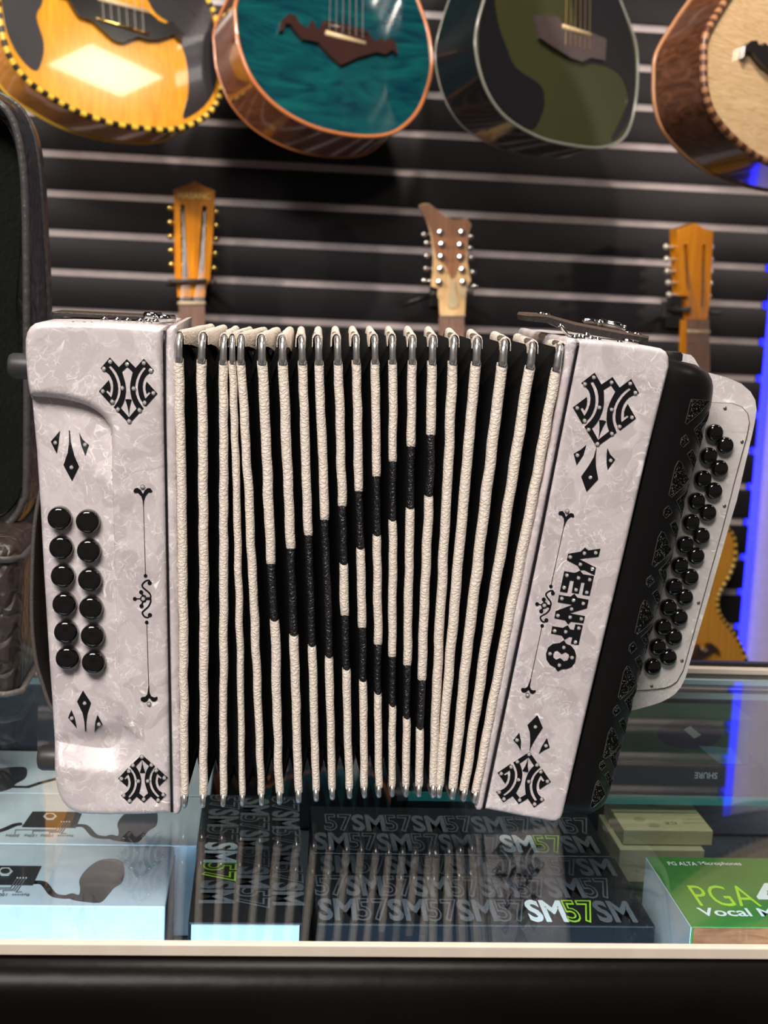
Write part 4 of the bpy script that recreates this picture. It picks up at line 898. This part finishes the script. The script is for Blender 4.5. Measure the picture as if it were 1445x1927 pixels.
def guitar(name, label, cpx, Yc, nrm, outline, d, face, side, bind, brad, guards, bridge, saddle, strings, smat, gmat=BLKTOP, bmat=BRB, bh=.009, group='guitars hung in the top row', neck=None):
    nrm = Vector(nrm).normalized(); p0 = PY(*cpx, Yc); PL = lambda x, y, h=0: PN(x, y, p0, nrm)+nrm*h
    t = thing(name, label, 'guitar', PL(*cpx), group)
    ol = spl2(outline, 5); fr = [PL(x, y) for x, y in ol]; n = len(fr); back = [p-nrm*d for p in fr]
    bc = sum(back, Vector())/n
    mid = [p-nrm*d*.5 for p in fr]; v = fr+back; f = [(i, (i+1) % n, n+(i+1) % n, n+i) for i in range(n)]; f.append(tuple(range(n, 2*n)))
    obj('body', v, f, side, t, smooth=35)
    obj('soundboard', [p+nrm*.0004 for p in fr], [tuple(range(n))], face, t)
    mb = MB(); m = len(bind)
    ring = []; step = .0062 if m > 1 else .012
    for i in range(n):
        a, c = fr[i], fr[(i+1) % n]; k = max(1, int((c-a).length/step))
        ring += [a.lerp(c, j/k) for j in range(k)]
    mb.tube([p+nrm*.0005 for p in ring], brad, 8, closed=True); q = len(ring)
    mb.mi = [(i//8 % m) for i in range(len(mb.f))]
    mb.build('binding', bind, t, smooth='all')
    MB().tube([p+nrm*.001 for p in back], brad*.6, 6, closed=True).build('back_binding', bind[-1], t, smooth='all')
    for g in guards: MB().prism([[PL(x, y, .0006) for x, y in spl2(g, 4)]], nrm*.0012).build('pickguard', gmat, t, label='dark pickguard')
    if bridge:
        br = MB().prism([[PL(x, y, .0008) for x, y in bridge]], nrm*bh).build('bridge', bmat, t, smooth=30)
        for a, c, r_, mm in saddle: MB().tube([PL(*a, bh+.001), PL(*c, bh+.001)], r_, 8).build('saddle', mm, br, smooth='all')
    for a, c in strings: MB().tube([PL(*a, bh+.004), PL(*c, bh+.012)], .0006, 6).build('string', smat, t)
    if neck:
        MB().prism([[PL(x, y, -.02) for x, y in neck]], nrm*.026).build('neck', MAHOG, t, smooth=30)
    return t, PL
guitar('bajo_sexto', 'amber guitar with black pickguards and yellow-black braid edge, hung at top left', (210, 100), 2.48, (.45, -.88, .17),
    [(110, -440), (40, -400), (10, -320), (40, -230), (45, -170), (15, -90), (-3, -20), (0, 37), (15, 100), (50, 150), (100, 185), (150, 212), (210, 232), (270, 242), (325, 244), (370, 230), (400, 205), (416, 170), (418, 110), (408, 40), (388, -5), (345, -90), (320, -170), (330, -240), (345, -320), (315, -400), (240, -445)],
    .098, AMBER, HONEY, [BKB, YEL], .0050, [[(5, -60), (75, -60), (80, 0), (68, 32), (82, 82), (76, 122), (64, 133), (40, 112), (20, 78), (6, 30)], [(265, -60), (370, -20), (402, 45), (408, 115), (404, 165), (383, 200), (350, 222), (344, 215), (354, 172), (350, 115), (336, 75), (320, 45), (285, 15)]],
    [(-5+x, y) for x, y in [(105, -25), (112, -8), (130, 0), (140, 18), (152, 35), (175, 42), (195, 60), (215, 78), (232, 84), (245, 78), (262, 72), (280, 78), (300, 78), (328, 68), (345, 82), (349, 68), (332, 52), (325, 42), (312, 47), (300, 42), (287, 30), (270, 22), (183, -6), (170, -20), (150, -12), (130, -25)]],
    [((180, 0), (276, 27), .004, BONE), ((178, 38), (276, 68), .0035, GOLD)], [((190+i*15, 40+i*5), (165+i*14, -360)) for i in range(6)], STRG, neck=[(152, -380), (250, -380), (215, -880), (150, -880)])
guitar('bajo_sexto', 'teal flame-topped guitar with copper binding, second from left in the top row', (620, 110), 2.50, (.36, -.89, .28),
    [(445, 0), (443, 40), (450, 90), (475, 150), (520, 200), (580, 235), (640, 252), (700, 257), (745, 247), (782, 214), (803, 168), (812, 120), (805, 60), (785, 0), (760, -60), (735, -150), (745, -250), (725, -340), (660, -390), (590, -385), (530, -330), (515, -250), (520, -170), (480, -80)],
    .105, TEAL, MAHOG, [COPPER], .0036, [], [(523, 62), (526, 42), (540, 30), (552, 33), (560, 48), (574, 58), (584, 40), (590, 55), (597, 62), (602, 46), (612, 42), (688, 62), (696, 76), (704, 82), (712, 74), (720, 82), (728, 76), (740, 84), (744, 106), (734, 98), (722, 106), (704, 102), (690, 106), (668, 112), (648, 122), (638, 126), (626, 116), (610, 100), (596, 84), (580, 80), (566, 78), (552, 62), (544, 50), (534, 48), (530, 62)],
    [((608, 66), (682, 87), .0045, BONE), ((606, 50), (686, 68), .003, BRD)], [((614+i*12.5, 62+i*3), (618+i*11, -330)) for i in range(6)], STRG, bmat=BRD, neck=[(608, -330), (688, -330), (672, -840), (616, -840)])
guitar('bajo_sexto', 'black glossy guitar with olive green top, third from left in the top row', (1050, 110), 2.48, (.52, -.84, .12),
    [(910, 0), (895, 60), (897, 110), (915, 170), (950, 220), (1010, 257), (1070, 273), (1130, 278), (1170, 262), (1190, 220), (1199, 150), (1195, 80), (1170, 10), (1145, -60), (1120, -150), (1130, -240), (1110, -330), (1050, -375), (980, -360), (940, -300), (930, -220), (945, -140), (930, -60)],
    .105, OLIVE, BLACK, [GREYB], .0026, [[(935, -60), (930, 0), (938, 50), (953, 92), (970, 128), (1015, 160), (1023, 190), (1018, 215), (1003, 242), (980, 236), (945, 208), (915, 165), (901, 110), (900, 55), (912, 0)], [(1075, -60), (1150, -20), (1185, 65), (1194, 140), (1186, 215), (1165, 252), (1148, 266), (1160, 240), (1173, 212), (1180, 180), (1172, 150), (1155, 132), (1123, 119), (1090, 118), (1085, 60)]],
    [(1002, 31), (1042, 34), (1060, 58), (1100, 62), (1134, 76), (1131, 116), (1105, 111), (1088, 118), (1068, 112), (1052, 102), (1030, 88), (1010, 74)],
    [((1050, 52), (1102, 68), .004, BONE)], [((1054+i*9, 88+i*1.5), (1056+i*8.2, -330)) for i in range(6)], STRB, gmat=mat('charcoal_guard2', (.007, .0065, .0085), .3, coat=.25), bmat=mat('bridge_brown', (.060, .042, .042), .35), neck=[(1046, -320), (1112, -320), (1100, -840), (1050, -840)])
guitar('bajo_sexto', 'flamed maple guitar with dark walnut sides and rope binding, hung at top right', (1440, 130), 1.92, (.56, -.80, .20),
    [(1365, 0), (1328, 65), (1323, 115), (1325, 165), (1338, 210), (1368, 250), (1408, 285), (1450, 308), (1540, 334), (1640, 330), (1715, 290), (1752, 220), (1755, 130), (1725, 30), (1680, -70), (1660, -160), (1680, -270), (1650, -370), (1580, -420), (1490, -410), (1430, -360), (1410, -260), (1430, -170), (1412, -75)],
    .082, MAPLE, WALN, [ROPE, ROPE2], .0052, [], [(1388, 112), (1391, 90), (1402, 81), (1413, 80), (1416, 88), (1424, 90), (1428, 84), (1436, 92), (1436, 106), (1446, 104), (1520, 118), (1600, 140), (1590, 170), (1520, 170), (1460, 150), (1440, 138), (1428, 130), (1414, 114), (1404, 100), (1396, 98)],
    [((1460, 118), (1560, 140), .004, BONE)], [((1470+i*15, 125+i*3), (1475+i*13, -300)) for i in range(6)], STRG, neck=[(1466, -340), (1562, -340), (1545, -900), (1472, -900)])

# lower row: headstocks above the accordion
ROSE = wood('rosewood_board', (.17, .085, .06), (.30, .16, .11), (30, 30, 3), .35, .2, 6, 1)
HSO = wood('headstock_orange', (.62, .20, .006), (.80, .31, .014), (26, 26, 2), .2, .7, 5, .8); TAN = wood('headstock_tan', (.62, .38, .17), (.80, .54, .27), (26, 26, 2), .25, .5, 5, 1); WBR = wood('headstock_walnut', (.26, .11, .05), (.40, .18, .085), (26, 26, 2), .25, .5, 5, 1)
def low_guitar(label, Yh, nrm, head, slots, mh, nut, neck, body, side, face, bind, tl, tr_, tmat, extra=None, d=.022, strs=None, posts=None, bridge=None, text=None):
    nrm = Vector(nrm).normalized(); p0 = PY(*head[0], Yh); PL = lambda x, y, h=0: PN(x, y, p0, nrm)+nrm*h
    t = thing('bajo_sexto', label, 'guitar', PL(*nut[0]), 'guitars hung in the lower row')
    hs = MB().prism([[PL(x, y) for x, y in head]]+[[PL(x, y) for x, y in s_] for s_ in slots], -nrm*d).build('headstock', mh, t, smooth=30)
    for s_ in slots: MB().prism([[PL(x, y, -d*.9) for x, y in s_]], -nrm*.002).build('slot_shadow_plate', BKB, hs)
    for px, side_ in [(q, -1) for q in tl]+[(q, 1) for q in tr_]:
        c = PL(*px, -d*.5); o = MB(); ax = (PL(px[0]+10, px[1])-PL(*px)).normalized()
        o.tube([c-ax*side_*.022, c], .0022, 8); o.lathe(c-nrm*.0035, nrm, [(.002, -.001), (.0052, .0005), (.0062, .0035), (.0052, .0065), (.002, .008)], 16); o.build('tuner', tmat, hs, smooth=60)
    for x, y in posts or []: MB().lathe(PL(x, y), nrm, [(.0070, 0), (.0066, .003), (.004, .0035), (.0038, .011), (.0030, .012)], 18).build('string_post', CHROME, hs, smooth=50)
    MB().prism([[PL(x, y, .001) for x, y in neck]], -nrm*.020).build('neck', mh if mh is not TAN else WBR, t, smooth=30)
    MB().prism([[PL(x, y, .0055) for x, y in neck]], -nrm*.0045).build('fretboard', ROSE, t)
    (a, c) = nut; MB().tube([PL(*a, .006), PL(*c, .006)], .0035, 8).build('nut', BONE, t, smooth='all')
    nl, nr = Vector(neck[0]), Vector(neck[1]); bl, br_ = Vector(neck[3]), Vector(neck[2])
    mb = MB()
    for i in range(10):
        q = (i+.5)/10; a = nl.lerp(nr, q); c = bl.lerp(br_, q); mb.tube([PL(a.x, a.y, .009), PL(c.x, c.y, .010)], .0005, 5)
        if strs:
            lo, hi = strs; s0 = Vector(lo[0]).lerp(Vector(lo[1]), (i % 5)/4) if i < 5 else Vector(hi[0]).lerp(Vector(hi[1]), (i % 5)/4); mb.tube([PL(a.x, a.y, .009), PL(s0.x, s0.y, -.004)], .0005, 5)
    mb.build('strings', STRG, t)
    mb = MB()
    for k in range(1, 9): a = nl.lerp(bl, k*.11); c = nr.lerp(br_, k*.11); mb.tube([PL(a.x, a.y, .006), PL(c.x, c.y, .006)], .0008, 6)
    mb.build('frets', SILV, t)
    fr = [PL(x, y, -.004) for x, y in spl2(body, 5)]; n = len(fr); bk = [p-nrm*.09 for p in fr]
    obj('body', fr+bk, [(i, (i+1) % n, n+(i+1) % n, n+i) for i in range(n)]+[tuple(range(n, 2*n))], side, t, smooth=35)
    obj('soundboard', [p+nrm*.0004 for p in fr], [tuple(range(n))], face, t)
    mb = MB(); ringp = []
    for i in range(n):
        a, c = fr[i], fr[(i+1) % n]; k = max(1, int((c-a).length/.006)); ringp += [a.lerp(c, j/k) for j in range(k)]
    mb.tube([p+nrm*.0005 for p in ringp], .004, 8, closed=True); mb.mi = [(i//8 % len(bind)) for i in range(len(mb.f))]; mb.build('binding', bind, t, smooth='all')
    if bridge: MB().prism([[PL(x, y, -.003) for x, y in bridge]], nrm*.012).build('bridge', BRD, t, smooth=30)
    if text:
        mb = MB(); o = PL(*text[1]); e = PL(*text[2]); ux = (e-o).normalized(); uy = nrm.cross(ux); uy = uy if uy.z > 0 else -uy
        put(mb, text[0], o, ux, uy, (e-o).length, text[3], .02, nrm*.0006); mb.build('maker_lettering', mat('gold_letter', (.75, .50, .14), .35, .5), hs)
    if extra: extra(t, hs, PL, nrm)
    return t, PL, nrm
def gb(cx_, top, bot, w):                        # generic guitar body outline
    h = bot-top; return [(cx_+w*a, top+h*b_) for a, b_ in [(0, 0), (.22, .01), (.36, .08), (.39, .20), (.32, .33), (.28, .42), (.34, .52), (.46, .64), (.5, .77), (.43, .90), (.22, .98), (0, 1), (-.22, .98), (-.43, .90), (-.5, .77), (-.46, .64), (-.34, .52), (-.28, .42), (-.32, .33), (-.39, .20), (-.36, .08), (-.22, .01)]]
H1 = lambda pts: crop(290, 330, 7.414, pts); H2 = lambda pts: crop(770, 370, 7.707, pts); H3 = lambda pts: crop(1230, 400, 6.643, pts)
_, P1, n1 = low_guitar('guitar with orange slotted headstock and gold tuners, left in the lower row', 2.765, (.12, -1, .05),
    H1([(275, 195), (420, 142), (500, 105), (560, 75), (620, 105), (700, 152), (850, 215), (838, 480), (815, 900), (778, 1440), (722, 1560), (705, 1700), (330, 1700), (318, 1560), (290, 1430), (283, 480)]),
    [H1([(365, 425), (395, 395), (428, 430), (450, 900), (468, 1430), (385, 1430), (372, 800)]), H1([(672, 445), (700, 415), (735, 445), (725, 800), (690, 1300), (615, 1430), (640, 900)])],
    HSO, (H1([(325, 1785)])[0], H1([(710, 1785)])[0]), H1([(345, 1800), (700, 1800)])+[(392, 1010), (334, 1010)], gb(352, 960, 1390, 400), HONEY, AMBER, [BKB, YEL],
    H1([(232, 450), (232, 650), (232, 845), (238, 1045), (242, 1240)]), H1([(880, 500), (875, 690), (872, 880), (862, 1085), (850, 1290)]), GOLD,
    strs=(H1([(415, 1300), (400, 520)]), H1([(650, 1300), (705, 520)])), text=('MASANC', H1([(330, 320)])[0], H1([(790, 330)])[0], .011))
def ex2(t, hs, PL, nrm):
    MB().prism([[PL(x, y, .0004) for x, y in H2([(290, 110), (400, 195), (520, 295), (640, 338), (740, 333), (825, 318), (890, 410), (840, 560), (820, 780), (820, 900), (720, 1010), (660, 1180), (600, 1190), (540, 1020), (400, 900), (350, 700), (330, 540), (280, 400), (200, 240), (150, 130)])]], nrm*.0006).build('headstock_overlay', WBR, hs, label='darker walnut face')
    MB().prism([[PL(x, y, .001) for x, y in spl2(H2([(610, 1220), (650, 1220), (670, 1400), (710, 1530), (670, 1610), (590, 1610), (550, 1530), (595, 1400)]), 4)]], nrm*.002).build('truss_cover', mat('cover_cream', (.55, .45, .26), .35), hs)
    MB().prism([[PL(x, y, .001) for x, y in spl2(H2([(700, 1330), (820, 1300), (820, 1440), (800, 1490), (770, 1480)]), 4)]], nrm*.002).build('side_inlay', BONE, hs)
_, P2, n2 = low_guitar('guitar with brown horned headstock and chrome tuners, middle of the lower row', 2.765, (-.06, -1, .05),
    H2([(138, 125), (200, 100), (285, 98), (400, 190), (520, 290), (640, 335), (740, 330), (830, 310), (900, 410), (850, 560), (838, 800), (852, 1000), (895, 1220), (835, 1300), (820, 1460), (805, 1700), (440, 1700), (430, 1500), (405, 1430), (420, 1330), (312, 1300), (335, 1100), (345, 850), (310, 550), (240, 330)]), [],
    TAN, (H2([(440, 1720)])[0], H2([(805, 1720)])[0]), H2([(432, 1740), (790, 1740)])+[(880, 1010), (822, 1010)], gb(851, 960, 1390, 400), MAHOG, TAN, [COPPER],
    H2([(215, 540), (255, 665), (255, 850), (235, 1040), (215, 1215)]), H2([(895, 575), (890, 740), (905, 880), (930, 1090), (955, 1295)]), CHROME, extra=ex2,
    posts=H2([(460, 530), (480, 705), (470, 885), (460, 1065), (440, 1255), (770, 530), (748, 715), (748, 895), (775, 1075), (785, 1255)]), text=('MASANC', H2([(360, 440)])[0], H2([(850, 440)])[0], .011))
LGB = [(1285, 975), (1340, 978), (1368, 992), (1384, 1015), (1385, 1050), (1376, 1080), (1360, 1108), (1352, 1130), (1356, 1156), (1370, 1176), (1386, 1198), (1400, 1225), (1409, 1262), (1405, 1310), (1380, 1360), (1300, 1385), (1220, 1360), (1185, 1310), (1182, 1250), (1210, 1190), (1230, 1130), (1215, 1080), (1205, 1030), (1225, 990)]
C6 = lambda pts: crop(1180, 1000, 5.351, pts)
_, P3, n3 = low_guitar('orange guitar whose slotted headstock and body show beside the blue light strip', 2.735, (.42, -.9, .03),
    H3([(288, 210), (400, 172), (470, 150), (510, 130), (550, 150), (620, 195), (742, 228), (735, 420), (712, 900), (702, 1130), (668, 1335), (468, 1335), (452, 1180), (438, 1050), (400, 1040), (335, 1040), (312, 700)]),
    [H3([(375, 410), (400, 385), (428, 410), (436, 700), (444, 1000), (415, 960), (392, 700)]), H3([(608, 415), (630, 395), (655, 415), (640, 800), (618, 1180), (585, 1170), (600, 640)])],
    HSO, (H3([(392, 1485)])[0], H3([(668, 1490)])[0]), H3([(410, 1340), (662, 1340)])+[(1338, 1000), (1280, 1000)], LGB, HONEY, AMBER, [BKB, YEL],
    H3([(200, 425), (208, 580), (218, 730), (228, 875), (238, 1025)]), H3([(768, 425), (762, 580), (758, 730), (752, 880), (735, 1040)]), mat('tuner_pearl', (.72, .68, .58), .25, .5),
    strs=(H3([(430, 1000), (405, 520)]), H3([(600, 1000), (630, 520)])),
    bridge=[(1180, 1225), (1200, 1212), (1222, 1228), (1245, 1240), (1290, 1242), (1300, 1232)]+C6([(700, 1130), (722, 1190), (765, 1200), (795, 1170), (788, 1135), (825, 1118), (880, 1165), (905, 1200), (912, 1250), (880, 1215), (840, 1192), (810, 1225), (760, 1265), (700, 1285), (640, 1290)])+[(1270, 1255), (1225, 1250)])
# wall hangers that hold the lower guitars
def hanger(label, PL, nrm, arm, yoke, group='guitar wall hangers'):
    c = PL(*arm[0]); t = thing('guitar_hanger', label, 'hanger', (c.x, YW-.001, c.z), group)
    MB().box((c.x-.022, YW-.012, c.z-.035), (c.x+.022, YW-.001, c.z+.035), bev=.003).build('wall_plate', SATIN, t)
    MB().tube([Vector((c.x, YW-.012, c.z)), Vector((c.x, PL(*arm[0]).y+.03, c.z))], .006, 10).build('arm', SATIN, t, smooth='all')
    MB().tube([PL(*yoke[0], .014), PL(*yoke[0], -.045), PL((yoke[0][0]+yoke[1][0])/2, (yoke[0][1]+yoke[1][1])/2, -.05), PL(*yoke[1], -.045), PL(*yoke[1], .014)], .0055, 10).build('padded_fork', RUBBER, t, smooth='all')
    return t
h1 = hanger('black wall hanger with a bar across the orange headstock with gold tuners', P1, n1, [(360, 532)], H1([(215, 1500), (820, 1490)]))
MB().tube([P1(*q, .012) for q in H1([(190, 1485), (400, 1480), (735, 1478)])], .0045, 10).build('front_bar', RUBBER, h1, smooth='all')
h2 = hanger('black wall hanger under the brown horned headstock', P2, n2, [(845, 548)], H2([(340, 1410), (890, 1400)]))
MB().tube([P2(*q, -.06) for q in H2([(-90, 1560), (380, 1390)])], .006, 10).build('side_arm', SATIN, h2, smooth='all')
h3 = hanger('black wall hanger behind the orange headstock at right', P3, n3, [(1310, 590)], H3([(385, 1210), (770, 1250)]))
MB().box(P3(*H3([(395, 1110)])[0], -.07), P3(*H3([(435, 1330)])[0], -.045), bev=.002).build('hook', RUBBER, h3)
